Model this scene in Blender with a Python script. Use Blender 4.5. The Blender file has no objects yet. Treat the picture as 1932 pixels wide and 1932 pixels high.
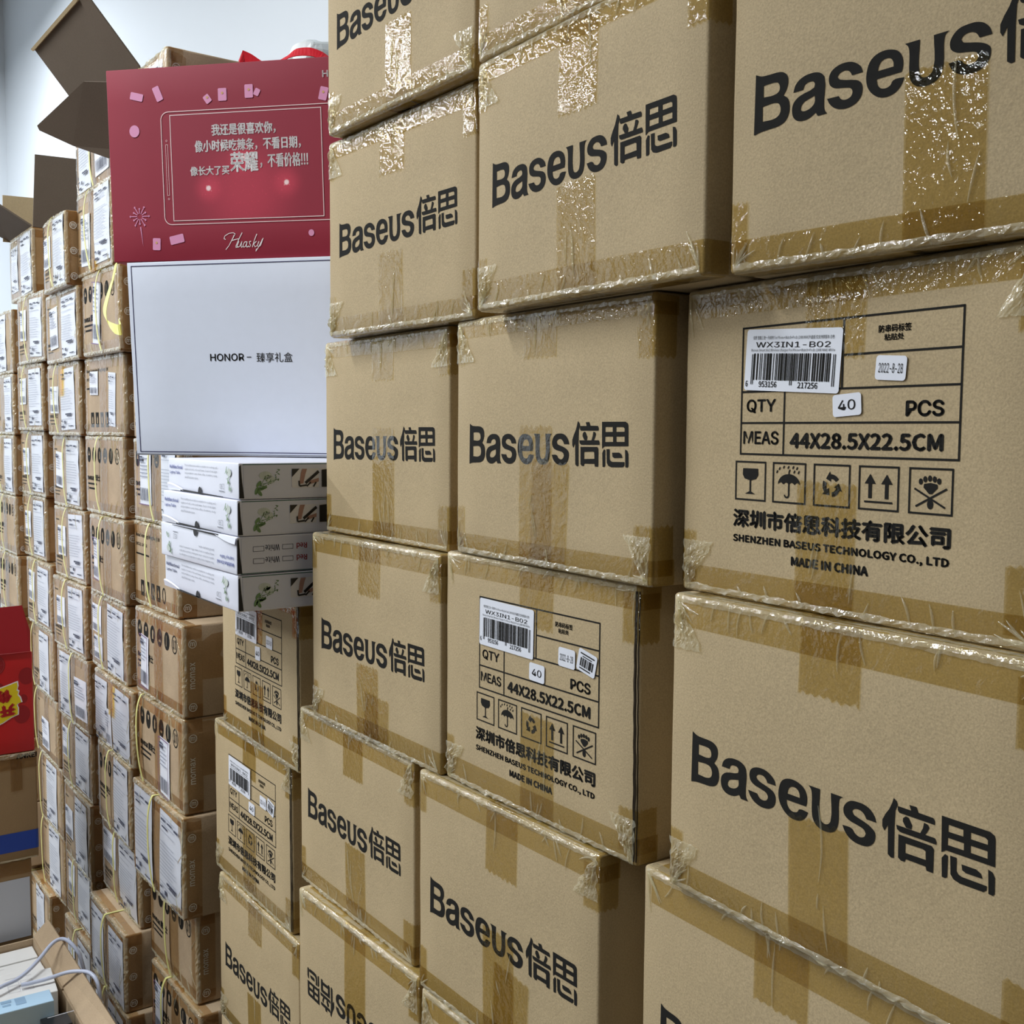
import bpy, bmesh, math, random
from mathutils import Matrix, Vector, noise

# ------------------------------------------------------------------ camera, world, lights, exposure
SC = bpy.context.scene
COL = SC.collection
PI = math.pi
cam_data = bpy.data.cameras.new('camera')
cam_data.sensor_width = 36.0
cam_data.lens = 36.0 * 2056.83 / 1932.0
cam_data.clip_start = 0.05
cam = bpy.data.objects.new('camera', cam_data)
COL.objects.link(cam)
cr = Vector((0.574657131, 0.818368736, 0.006464773))
cu = Vector((-0.064491426, 0.037408171, 0.997216869))
cb = cr.cross(cu)
cam.matrix_world = Matrix(((cr.x, cu.x, cb.x, 0), (cr.y, cu.y, cb.y, 0), (cr.z, cu.z, cb.z, 0), (0, 0, 0, 1)))
SC.camera = cam
SC.view_settings.view_transform = 'Standard'
SC.view_settings.look = 'None'
SC.view_settings.gamma = 1.0
SC.view_settings.use_curve_mapping = False
SC.view_settings.exposure = 0.0
world = bpy.data.worlds.new('room_air')
SC.world = world
world.use_nodes = True
world.node_tree.nodes['Background'].inputs[0].default_value = (0.8, 0.9, 1.0, 1)
world.node_tree.nodes['Background'].inputs[1].default_value = 0.3
SC.cycles.max_bounces = 10
SC.cycles.transparent_max_bounces = 24
SC.cycles.sample_clamp_indirect = 6.0

FLOOR_Z, CEIL_Z = -1.41, 1.95
WX0, WX1, WY0, WY1 = -5.5, 3.0, -4.6, 1.03
LAMPS = [  # x, y, length along y, watts
    (-4.3, -0.1, 1.2, 44), (-4.3, -1.7, 1.2, 70), (-4.3, -3.3, 1.2, 55),  # left row set by the tape reflections; first lamp added to brighten the back wall
    (-1.7, -0.9, 1.3, 54), (-1.7, -3.0, 1.3, 52),  # unseen pair added to light the faces of the large cartons
    (0.9, -1.6, 1.3, 5), (0.9, -3.4, 1.3, 8),
]
LAMP_Z = 1.66
for i, (lx, ly, ll, w) in enumerate(LAMPS):
    ld = bpy.data.lights.new('tube_light', 'AREA')
    ld.shape = 'RECTANGLE'; ld.size = 0.16; ld.size_y = ll; ld.energy = w
    ld.color = (0.93, 0.97, 1.0)
    lo = bpy.data.objects.new('tube_light', ld)
    lo.location = (lx, ly, LAMP_Z - 0.035)
    COL.objects.link(lo)

# ------------------------------------------------------------------ helpers: colours and materials
def s2l(c):
    c = c / 255.0
    return c / 12.92 if c <= 0.04045 else ((c + 0.055) / 1.055) ** 2.4
def rgb(r, g, b): return (s2l(r), s2l(g), s2l(b), 1.0)
MAT = {}
def mat(name, col, rough=0.6, spec=0.5, metal=0.0, var=0.0, vscale=8.0, grain=0.0, gscale=900.0, bump=0.0, bscale=300.0, coat=0.0, emis=0.0):
    m = bpy.data.materials.new(name); m.use_nodes = True
    nt = m.node_tree; N = nt.nodes; L = nt.links
    b = N['Principled BSDF']
    b.inputs['Roughness'].default_value = rough
    b.inputs['Metallic'].default_value = metal
    b.inputs['Specular IOR Level'].default_value = spec
    b.inputs['Base Color'].default_value = col
    if coat: b.inputs['Coat Weight'].default_value = coat; b.inputs['Coat Roughness'].default_value = 0.12
    tc = N.new('ShaderNodeTexCoord')
    if var or grain:
        n1 = N.new('ShaderNodeTexNoise'); n1.inputs['Scale'].default_value = vscale; n1.inputs['Detail'].default_value = 4
        n2 = N.new('ShaderNodeTexNoise'); n2.inputs['Scale'].default_value = gscale; n2.inputs['Detail'].default_value = 3
        L.new(tc.outputs['Object'], n1.inputs['Vector']); L.new(tc.outputs['Object'], n2.inputs['Vector'])
        r1 = N.new('ShaderNodeMapRange'); r1.inputs['From Min'].default_value = 0.3; r1.inputs['From Max'].default_value = 0.7
        r1.inputs['To Min'].default_value = 1 - var; r1.inputs['To Max'].default_value = 1 + var
        r2 = N.new('ShaderNodeMapRange'); r2.inputs['From Min'].default_value = 0.3; r2.inputs['From Max'].default_value = 0.7
        r2.inputs['To Min'].default_value = 1 - grain; r2.inputs['To Max'].default_value = 1 + grain
        L.new(n1.outputs['Fac'], r1.inputs['Value']); L.new(n2.outputs['Fac'], r2.inputs['Value'])
        mu = N.new('ShaderNodeMath'); mu.operation = 'MULTIPLY'
        L.new(r1.outputs[0], mu.inputs[0]); L.new(r2.outputs[0], mu.inputs[1])
        vm = N.new('ShaderNodeVectorMath'); vm.operation = 'SCALE'; vm.inputs[0].default_value = col[:3]
        L.new(mu.outputs[0], vm.inputs['Scale']); L.new(vm.outputs[0], b.inputs['Base Color'])
    if bump:
        n3 = N.new('ShaderNodeTexNoise'); n3.inputs['Scale'].default_value = bscale; n3.inputs['Detail'].default_value = 4
        L.new(tc.outputs['Object'], n3.inputs['Vector'])
        bp = N.new('ShaderNodeBump'); bp.inputs['Strength'].default_value = bump; bp.inputs['Distance'].default_value = 0.001
        L.new(n3.outputs['Fac'], bp.inputs['Height']); L.new(bp.outputs[0], b.inputs['Normal'])
    MAT[name] = m
    return m
def film(name, tint, rough=0.12, fine=0.5, coarse=0.6, ior=1.5, gmul=1.0, fscale=420.0, cscale=45.0, painted_glint=0.0):
    """clear or tan packing tape: tinted see-through layer under a wrinkled glossy skin"""
    m = bpy.data.materials.new(name); m.use_nodes = True
    nt = m.node_tree; N = nt.nodes; L = nt.links
    for n in list(N):
        if n.type != 'OUTPUT_MATERIAL': N.remove(n)
    out = [n for n in N if n.type == 'OUTPUT_MATERIAL'][0]
    tr = N.new('ShaderNodeBsdfTransparent'); tr.inputs[0].default_value = (*tint, 1)
    gl = N.new('ShaderNodeBsdfGlossy'); gl.inputs['Roughness'].default_value = rough
    ge = N.new('ShaderNodeNewGeometry'); dt = N.new('ShaderNodeVectorMath'); dt.operation = 'DOT_PRODUCT'
    ab = N.new('ShaderNodeMath'); ab.operation = 'ABSOLUTE'; om = N.new('ShaderNodeMath'); om.operation = 'SUBTRACT'; om.inputs[0].default_value = 1.0; om.use_clamp = True
    pw = N.new('ShaderNodeMath'); pw.operation = 'POWER'; pw.inputs[1].default_value = 5.0
    fr = N.new('ShaderNodeMath'); fr.operation = 'MULTIPLY_ADD'; f0 = ((ior - 1) / (ior + 1)) ** 2; fr.inputs[1].default_value = 1 - f0; fr.inputs[2].default_value = f0
    L.new(ge.outputs['Incoming'], dt.inputs[0]); L.new(dt.outputs['Value'], ab.inputs[0]); L.new(ab.outputs[0], om.inputs[1]); L.new(om.outputs[0], pw.inputs[0]); L.new(pw.outputs[0], fr.inputs[0])
    mx = N.new('ShaderNodeMixShader')
    tc = N.new('ShaderNodeTexCoord')
    a = N.new('ShaderNodeTexNoise'); a.inputs['Scale'].default_value = fscale; a.inputs['Detail'].default_value = 2
    c = N.new('ShaderNodeTexNoise'); c.inputs['Scale'].default_value = cscale; c.inputs['Detail'].default_value = 3; c.inputs['Distortion'].default_value = 1.5
    L.new(tc.outputs['Object'], a.inputs['Vector']); L.new(tc.outputs['Object'], c.inputs['Vector'])
    b1 = N.new('ShaderNodeBump'); b1.inputs['Strength'].default_value = fine; b1.inputs['Distance'].default_value = 0.0007
    b2 = N.new('ShaderNodeBump'); b2.inputs['Strength'].default_value = coarse; b2.inputs['Distance'].default_value = 0.002
    L.new(a.outputs['Fac'], b1.inputs['Height']); L.new(c.outputs['Fac'], b2.inputs['Height']); L.new(b2.outputs[0], b1.inputs['Normal'])
    L.new(b1.outputs[0], gl.inputs['Normal']); L.new(b2.outputs[0], dt.inputs[1])
    mm = N.new('ShaderNodeMath'); mm.operation = 'MULTIPLY'; mm.inputs[1].default_value = gmul; mm.use_clamp = True
    L.new(fr.outputs[0], mm.inputs[0])
    L.new(mm.outputs[0], mx.inputs[0]); L.new(tr.outputs[0], mx.inputs[1]); L.new(gl.outputs[0], mx.inputs[2])
    last = mx
    if painted_glint:
        df = N.new('ShaderNodeBsdfDiffuse'); df.inputs[0].default_value = (0.95, 0.90, 0.68, 1)  # pale diffuse share paints bright highlights into the folded film
        m2 = N.new('ShaderNodeMixShader'); m2.inputs[0].default_value = painted_glint
        L.new(mx.outputs[0], m2.inputs[1]); L.new(df.outputs[0], m2.inputs[2]); last = m2
    L.new(last.outputs[0], out.inputs[0])
    MAT[name] = m
    return m

KRAFT = mat('kraft_board', rgb(182, 162, 127), 0.75, 0.25, var=0.05, vscale=14, grain=0.13, gscale=800, bump=0.25, bscale=500)
KRAFT2 = mat('kraft_board_parcel', rgb(176, 154, 126), 0.7, 0.3, var=0.10, vscale=18, grain=0.08, gscale=600, bump=0.3, bscale=300)
KRAFT_SHADE = mat('kraft_flap_shade', rgb(104, 92, 80), 0.8, 0.2, var=0.05, vscale=10, grain=0.06, gscale=500)  # darkened kraft: shade on the poorly lit flaps is put into the colour
KRAFT_DK = mat('kraft_dark', rgb(150, 124, 90), 0.75, 0.25, var=0.06, vscale=12, grain=0.08)
EDGE = mat('board_edge', rgb(120, 98, 70), 0.85, 0.1, var=0.25, vscale=300)
SEAM = mat('seam_raw_edge', rgb(52, 44, 34), 0.9, 0.1, var=0.2, vscale=250)  # dark brown of the carton joint's raw corrugated edge
TAPE = film('packing_tape', (0.86, 0.79, 0.56), rough=0.07, fine=1.0, coarse=0.6, ior=1.5, fscale=210, gmul=1.45)
TAPE2 = film('brown_parcel_tape', (0.88, 0.79, 0.66), fine=0.5, coarse=0.7, cscale=60, ior=1.45)
TAPE_O = film('orange_tape', (0.95, 0.62, 0.12), coarse=0.6)
CLEAR = film('clear_film', (0.97, 0.94, 0.80), rough=0.10, fine=0.1, coarse=0.8, ior=1.5, gmul=1.9, cscale=80, painted_glint=0.20)
INK = mat('black_ink', rgb(36, 35, 33), 0.85, 0.12, var=0.08, vscale=200)
INK2 = mat('parcel_ink', rgb(72, 62, 50), 0.6, 0.3)
GREYINK = mat('grey_print', rgb(128, 130, 138), 0.6, 0.3)
PAPER = mat('label_paper', rgb(228, 231, 240), 0.45, 0.4, var=0.02, vscale=30)
WAYBILL = mat('waybill_paper', rgb(214, 218, 228), 0.35, 0.5, var=0.03, vscale=20, coat=0.3)
WAYPRINT = mat('waybill_print', rgb(150, 156, 172), 0.6, 0.3)
WAYDARK = mat('waybill_dark_print', rgb(70, 74, 92), 0.6, 0.3)
PURPLE = mat('purple_border', rgb(118, 84, 128), 0.5, 0.3)
WHITE_T = mat('white_tape_print', rgb(226, 222, 210), 0.5, 0.4)
STRAP = mat('yellow_strap', rgb(222, 218, 140), 0.35, 0.5, var=0.06, vscale=60)
STRAP_B = mat('bright_yellow_strap', rgb(232, 232, 130), 0.35, 0.5)

# ------------------------------------------------------------------ helpers: objects
def link(name, me, m=None, parent=None):
    o = bpy.data.objects.new(name, me)
    COL.objects.link(o)
    if m is not None and me is not None and len(me.materials) == 0: me.materials.append(m)
    if parent is not None: o.parent = parent
    return o
def mesh(name, vs, fs, m=None, smooth=False):
    me = bpy.data.meshes.new(name)
    me.from_pydata([tuple(v) for v in vs], [], fs)
    if m is not None: me.materials.append(m)
    if smooth: me.polygons.foreach_set('use_smooth', [True] * len(me.polygons))
    me.update()
    return me
def thing(name, label, cat, loc=(0, 0, 0), rz=0.0, group=None, ry=0.0):
    o = bpy.data.objects.new(name, None)
    o.empty_display_size = 0.05
    COL.objects.link(o); o.location = loc; o.rotation_euler = (0, ry, rz)
    o['label'] = label; o['category'] = cat
    if group: o['group'] = group
    return o
def tag(o, label, cat, group=None):
    o['label'] = label; o['category'] = cat
    if group: o['group'] = group
    return o
def struct(name, vs, fs, m):
    o = link(name, mesh(name, vs, fs, m)); o['kind'] = 'structure'
    return o
def boxvf(x0, x1, y0, y1, z0, z1, base=0):
    v = [(x0, y0, z0), (x1, y0, z0), (x1, y1, z0), (x0, y1, z0), (x0, y0, z1), (x1, y0, z1), (x1, y1, z1), (x0, y1, z1)]
    f = [(0, 3, 2, 1), (4, 5, 6, 7), (0, 1, 5, 4), (1, 2, 6, 5), (2, 3, 7, 6), (3, 0, 4, 7)]
    return v, [tuple(i + base for i in q) for q in f]

class Surf:
    """the outside of a rounded carton; (u, v) unrolls from its front face over the edges"""
    def __init__(s, w, d, h, r=0.003, bulge=0.0010, seed=0, lump=0.0005):
        s.w, s.d, s.h, s.r, s.b, s.seed, s.lump = w, d, h, r, bulge, seed, lump
    def rnd(s, p, off=0.0):
        w, d, h, r = s.w, s.d, s.h, s.r
        q = (min(max(p[0], r), w - r), min(max(p[1], r), d - r), min(max(p[2], r), h - r))
        n = Vector((p[0] - q[0], p[1] - q[1], p[2] - q[2]))
        if n.length < 1e-9: n = Vector((0, -1, 0))
        n.normalize()
        out = Vector(q) + n * (r + off)
        if n.y < -0.5:
            fu = math.sin(PI * min(max(p[0] / w, 0), 1)); fv = math.sin(PI * min(max(p[2] / h, 0), 1))
            out.y -= s.b * fu * fv
        ln = noise.noise(Vector((p[0] * 22 + s.seed * 7.3, p[1] * 22, p[2] * 22)))
        e = min(p[0], w - p[0]) if abs(n.x) < .5 else 9
        if off > 0: out.z = min(max(out.z, -.0004), h + .0004)
        out += n * (s.lump * ln * (0.0 if n.y < -0.9 else 0.15 if abs(n.z) > .9 else 1.0))
        return out
    def uv(s, u, v, off=0.0004):
        w, d, h = s.w, s.d, s.h
        x, y, z = u, 0.0, v
        if v > h: y = v - h; z = h
        elif v < 0: y = -v; z = 0.0
        elif u > w: y = u - w; x = w
        elif u < 0: y = -u; x = 0.0
        if v > h or v < 0: x = min(max(u, 0), w); off = min(off, .0004)
        return s.rnd((x, y, z), off)
    def body(s, n=8):
        w, d, h, r = s.w, s.d, s.h, s.r
        def ticks(L, k):
            return [0, r * .4, r] + [r + (L - 2 * r) * i / k for i in range(1, k)] + [L - r, L - r * .4, L]
        tx, ty, tz = ticks(w, n), ticks(d, max(3, n // 2)), ticks(h, n)
        idx = {}; vs = []; fs = []
        def vid(p):
            k = (round(p[0], 6), round(p[1], 6), round(p[2], 6))
            if k not in idx: idx[k] = len(vs); vs.append(s.rnd(p))
            return idx[k]
        def grid(A, B, f, flip):
            for i in range(len(A) - 1):
                for j in range(len(B) - 1):
                    q = [vid(f(A[i], B[j])), vid(f(A[i + 1], B[j])), vid(f(A[i + 1], B[j + 1])), vid(f(A[i], B[j + 1]))]
                    if flip: q.reverse()
                    fs.append(tuple(q))
        grid(tx, tz, lambda a, b: (a, 0, b), False); grid(tx, tz, lambda a, b: (a, d, b), True)
        grid(ty, tz, lambda a, b: (w, a, b), False); grid(ty, tz, lambda a, b: (0, a, b), True)
        grid(tx, ty, lambda a, b: (a, b, h), False); grid(tx, ty, lambda a, b: (a, b, 0), True)
        return vs, fs

def strip_vf(S, u0, u1, v0, v1, off=0.0004, rag=(0, 0, 0, 0), seed=0, rot=0.0, step=0.016, base=0):
    """a patch of tape or paper lying on the carton; rag = raggedness of the left, right, bottom, top edge"""
    rr = random.Random(seed)
    nu = max(2, int(abs(u1 - u0) / step)); nv = max(2, int(abs(v1 - v0) / step))
    if rag[2] or rag[3]: nu = max(nu, 14)
    if rag[0] or rag[1]: nv = max(nv, 14)
    cu, cv = (u0 + u1) / 2, (v0 + v1) / 2
    ca, sa = math.cos(rot), math.sin(rot)
    us = [u0 + (u1 - u0) * i / nu for i in range(nu + 1)]; vv = [v0 + (v1 - v0) * j / nv for j in range(nv + 1)]
    for L_, lo, hi in ((us, 0, S.w), (vv, 0, S.h)):   # put rows on the carton's edges so the strip turns with them
        for e in (lo, hi):
            if min(L_) < e < max(L_): L_ += [e - S.r, e, e + S.r]
        L_.sort()
    jag = lambda k: (0.0012 * (1 if k % 2 else -1) + rr.uniform(-1, 1) * 0.0008)
    bw = [rr.uniform(-1, 1) for _ in range(4)]
    vs, fs = [], []
    for j, v in enumerate(vv):
        for i, u in enumerate(us):
            a, b = u, v
            if rag[2] and j == 0: b += rag[2] * jag(i)
            if rag[3] and j == len(vv) - 1: b += rag[3] * jag(i)
            if rag[0] and i == 0: a += rag[0] * jag(j)
            if rag[1] and i == len(us) - 1: a += rag[1] * jag(j)
            if rot: a, b = cu + (a - cu) * ca - (b - cv) * sa, cv + (a - cu) * sa + (b - cv) * ca
            vs.append(S.uv(a, b, off))
    W = len(us)
    for j in range(len(vv) - 1):
        for i in range(W - 1):
            fs.append((base + j * W + i, base + j * W + i + 1, base + (j + 1) * W + i + 1, base + (j + 1) * W + i))
    return vs, fs
def strip(name, S, m, parent, *a, **k):
    vs, fs = strip_vf(S, *a, **k)
    return link(name, mesh(name, vs, fs, m, True), None, parent)

def crumple(name, S, m, parent, u0, u1, v0, v1, amp=0.003, seed=0, nu=50, nv=6, base=0.0008, fu=90, fv=160, fan=None):
    """loose, creased film along an edge: a ridged sheet standing proud of the carton"""
    rr = random.Random(seed); sx = rr.uniform(0, 99)
    vs, fs = [], []
    for j in range(nv + 1):
        for i in range(nu + 1):
            tu, tv = i / nu, j / nv
            u = u0 + (u1 - u0) * tu; v = v0 + (v1 - v0) * tv
            e = math.sin(PI * tv) * min(1, 6 * tu, 6 * (1 - tu))
            if fan is not None:
                k = .12 + .88 * (tv if fan[1] > 0 else 1 - tv); u = fan[0] + (u - fan[0]) * k + .004 * noise.noise(Vector((v * 150, seed, 0))); e *= 1.2 - k * .4
            n = abs(noise.noise(Vector((u * fu + sx, v * fv, 1.7)))) + 0.5 * abs(noise.noise(Vector((u * fu * 2.3 + sx, v * fv * 2, 5.1))))
            o_ = base + amp * n * (0.15 + e)
            if v > S.h - .001 or v < .001: o_ = min(o_, .0005)
            vs.append(S.uv(u, v + rr.uniform(-1, 1) * 0.0006, o_))
    W = nu + 1
    for j in range(nv):
        for i in range(nu): fs.append((j * W + i, j * W + i + 1, (j + 1) * W + i + 1, (j + 1) * W + i))
    return link(name, mesh(name, vs, fs, m), None, parent)

def creases(name, S, m, parent, segs, w=0.0011, hgt=0.0013):
    """raised folds in the tape: thin tent-shaped ridges; segs = list of (u0, v0, u1, v1)"""
    vs, fs = [], []
    for (a, b, c, d) in segs:
        L = math.hypot(c - a, d - b) + 1e-9; nx, ny = -(d - b) / L, (c - a) / L
        n = 5; rr = random.Random(int(a * 1e5) + int(d * 1e5)); wob = rr.uniform(-.08, .08) * L
        k0 = len(vs)
        for i in range(n + 1):
            t = i / n; wv = math.sin(PI * t) * wob; k = math.sin(PI * (0.08 + 0.84 * t))
            u, v = a + (c - a) * t + nx * wv, b + (d - b) * t + ny * wv
            vs.append(S.uv(u + nx * w * k, v + ny * w * k, 0.0005)); vs.append(S.uv(u, v, 0.0005 + hgt * k)); vs.append(S.uv(u - nx * w * k, v - ny * w * k, 0.0005))
        for i in range(n):
            q = k0 + i * 3
            fs.append((q, q + 1, q + 4, q + 3)); fs.append((q + 1, q + 2, q + 5, q + 4))
    o = link(name, mesh(name, vs, fs, m, True), None, parent); o['kind'] = 'stuff'
    return o

# ------------------------------------------------------------------ helpers: flat print (lettering, bars, icons)
_cache = {}
import os
def _font(fn):
    for kind in ('LOCAL', 'SYSTEM'):
        try:
            p = os.path.join(bpy.utils.resource_path(kind), 'datafiles', 'fonts', fn)
            if os.path.exists(p): return bpy.data.fonts.load(p)
        except Exception: pass
    return None
FONTS = {'sans': _font('Inter.woff2'), 'cjk': _font('Noto Sans CJK Regular.woff2'), 'bf': None}
def curve_vf(data):
    ob = bpy.data.objects.new('tmp', data)
    me = ob.to_mesh()
    vs = [(v.co.x, v.co.y) for v in me.vertices]; fs = [tuple(p.vertices) for p in me.polygons]
    ob.to_mesh_clear(); bpy.data.objects.remove(ob); bpy.data.curves.remove(data)
    return vs, fs
def text_vf(s, bold=0.0, res=2, space=1.0, shear=0.0, font='cjk'):
    k = (s, bold, res, space, shear, font)
    if k not in _cache:
        c = bpy.data.curves.new('t', 'FONT'); c.body = s; c.offset = bold; c.resolution_u = res; c.space_character = space; c.shear = shear
        if FONTS.get(font): c.font = FONTS[font]
        _cache[k] = curve_vf(c)
    return _cache[k]
def loops_vf(loops, smooth=False, res=3):
    c = bpy.data.curves.new('p', 'CURVE'); c.dimensions = '2D'; c.fill_mode = 'BOTH'; c.resolution_u = res
    for lp in loops:
        if smooth:
            sp = c.splines.new('BEZIER'); sp.bezier_points.add(len(lp) - 1)
            for bp_, p in zip(sp.bezier_points, lp):
                bp_.co = (p[0], p[1], 0)
            n = len(lp)
            for i in range(n):
                P0, P1, P2 = Vector(lp[i - 1]), Vector(lp[i]), Vector(lp[(i + 1) % n])
                a, b = P1 - P0, P2 - P1
                ang = a.angle(b) if a.length > 0 and b.length > 0 else 0
                t = (a.normalized() + b.normalized()) if ang < 0.95 else None
                B = sp.bezier_points[i]; B.handle_left_type = B.handle_right_type = 'FREE'
                if t is None: hl, hr = P1 - a / 3, P1 + b / 3
                else:
                    t = t.normalized(); hl, hr = P1 - t * a.length / 3, P1 + t * b.length / 3
                B.handle_left = (hl.x, hl.y, 0); B.handle_right = (hr.x, hr.y, 0)
        else:
            sp = c.splines.new('POLY'); sp.points.add(len(lp) - 1)
            for q, p in zip(sp.points, lp): q.co = (p[0], p[1], 0, 1)
        sp.use_cyclic_u = True
    return curve_vf(c)
class Ink:
    """collects flat print in face coordinates (metres), later laid on a surface"""
    def __init__(s): s.v, s.f = [], []
    def add(s, vf, T=lambda x, y: (x, y)):
        b = len(s.v); s.v += [T(x, y) for x, y in vf[0]]; s.f += [tuple(i + b for i in q) for q in vf[1]]
        return s
    def poly(s, pts): return s.add((pts, [tuple(range(len(pts)))]))
    def rect(s, x0, y0, x1, y1): return s.poly([(x0, y0), (x1, y0), (x1, y1), (x0, y1)])
    def line(s, x0, y0, x1, y1, w):
        L = math.hypot(x1 - x0, y1 - y0); nx, ny = -(y1 - y0) / L * w / 2, (x1 - x0) / L * w / 2
        n = max(1, int(L / 0.02)); b = len(s.v)
        for i in range(n + 1):
            t = i / n; x, y = x0 + (x1 - x0) * t, y0 + (y1 - y0) * t
            s.v += [(x + nx, y + ny), (x - nx, y - ny)]
        for i in range(n): q = b + i * 2; s.f.append((q + 1, q + 3, q + 2, q))
        return s
    def frame(s, x0, y0, x1, y1, w):
        for a in ((x0 - w / 2, y0, x1 + w / 2, y0), (x0 - w / 2, y1, x1 + w / 2, y1), (x0, y0, x0, y1), (x1, y0, x1, y1)): s.line(*a, w)
        return s
    def ell(s, cx, cy, rx, ry, n=18, rot=0.0):
        c, q = math.cos(rot), math.sin(rot)
        return s.poly([(cx + rx * math.cos(2 * PI * i / n) * c - ry * math.sin(2 * PI * i / n) * q, cy + rx * math.cos(2 * PI * i / n) * q + ry * math.sin(2 * PI * i / n) * c) for i in range(n)])
    def ring(s, cx, cy, rx, ry, w, n=22, a0=0.0, a1=2 * PI):
        b = len(s.v)
        for i in range(n + 1):
            a = a0 + (a1 - a0) * i / n
            s.v += [(cx + rx * math.cos(a), cy + ry * math.sin(a)), (cx + (rx - w) * math.cos(a), cy + (ry - w) * math.sin(a))]
        for i in range(n): q = b + 2 * i; s.f.append((q, q + 2, q + 3, q + 1))
        return s
    def text(s, t, x0, y0, x1, y1, bold=0.0, res=2, rot=0.0, space=1.0, shear=0.0, keep=False, font='cjk'):
        vs, fs = text_vf(t, 0.0, res, space, shear, font)
        if not vs: return s
        ax, bx = min(v[0] for v in vs), max(v[0] for v in vs); ay, by = min(v[1] for v in vs), max(v[1] for v in vs)
        sx, sy = (x1 - x0) / (bx - ax), (y1 - y0) / (by - ay)
        if keep: sx = sy = min(sx, sy)
        cx, cy = (x0 + x1) / 2, (y0 + y1) / 2; mx, my = (ax + bx) / 2, (ay + by) / 2
        c, q = math.cos(rot), math.sin(rot)
        def T(x, y):
            X, Y = (x - mx) * sx, (y - my) * sy
            return (cx + X * c - Y * q, cy + X * q + Y * c)
        if bold > 0:
            em = min(abs(sx), abs(sy)) * bold * .6
            for ox, oy in ((0, 0), (em, 0), (-em, 0), (0, em * .8), (0, -em * .8)):
                s.add((vs, fs), lambda x, y: (T(x, y)[0] + ox, T(x, y)[1] + oy))
            return s
        return s.add((vs, fs), T)
    def loops(s, lp, T=lambda x, y: (x, y), smooth=False, res=3): return s.add(loops_vf(lp, smooth, res), T)
    def fine(s, L=0.014):
        if not s.v or max(v[0] for v in s.v) - min(v[0] for v in s.v) < L: return s
        bm = bmesh.new(); vv = [bm.verts.new((x, y, 0)) for x, y in s.v]
        for q in s.f:
            try: bm.faces.new([vv[i] for i in q])
            except ValueError: pass
        for _ in range(3):
            ee = [e for e in bm.edges if e.calc_length() > L]
            if not ee: break
            bmesh.ops.triangulate(bm, faces=[f for f in bm.faces if len(f.verts) > 4])
            ee = [e for e in bm.edges if e.calc_length() > L]
            bmesh.ops.subdivide_edges(bm, edges=ee, cuts=1)
        bm.verts.index_update()
        s.v = [(v.co.x, v.co.y) for v in bm.verts]; s.f = [tuple(v.index for v in f.verts) for f in bm.faces]; bm.free()
        return s
    def mapped(s, fn): return [fn(x, y) for x, y in s.v]
    def build(s, name, m, parent, fn):
        s.fine()
        stuffy = name in ('dark_print', 'faint_print', 'tape_lettering', 'care_print', 'maker_print', 'leaf_print', 'leaf_haze_print', 'small_lettering', 'option_print', 'gold_print', 'edge_line', 'photo_detail')
        o = link(name, mesh(name, s.mapped(fn), s.f, m), None, parent)
        if stuffy: o['kind'] = 'stuff'
        return o
def on(S, off=0.0008, T=None):
    if T is None: return lambda x, y: S.uv(x, y, off)
    return lambda x, y: S.uv(*T(x, y), off)
def tilt(cx, cy, a):
    c, q = math.cos(a), math.sin(a)
    return lambda x, y: (cx + x * c - y * q, cy + x * q + y * c)

def panel(name, pts, th, m, parent=None, sub=0):
    """a flat board of real thickness from its outline in space"""
    P = [Vector(p) for p in pts]
    n = Vector((0, 0, 0))
    for i in range(len(P)): n += P[i].cross(P[(i + 1) % len(P)])
    n.normalize(); n *= th
    k = len(P)
    vs = P + [p + n for p in P]
    fs = [tuple(range(k))[::-1], tuple(range(k, 2 * k))] + [(i, (i + 1) % k, k + (i + 1) % k, k + i) for i in range(k)]
    return link(name, mesh(name, vs, fs, m), None, parent)
def tube(name, pts, r, m, parent=None, seg=8, close=False):
    c = bpy.data.curves.new(name, 'CURVE'); c.dimensions = '3D'; c.bevel_depth = r; c.bevel_resolution = 2; c.resolution_u = 6
    sp = c.splines.new('NURBS'); sp.points.add(len(pts) - 1)
    for q, p in zip(sp.points, pts): q.co = (*p, 1)
    sp.use_endpoint_u = True; sp.order_u = 4
    ob = bpy.data.objects.new('tmp', c); me0 = ob.to_mesh(); vs = [v.co.copy() for v in me0.vertices]; fs = [tuple(p.vertices) for p in me0.polygons]
    ob.to_mesh_clear(); bpy.data.objects.remove(ob); bpy.data.curves.remove(c)
    return link(name, mesh(name, vs, fs, m, True), None, parent)
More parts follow.
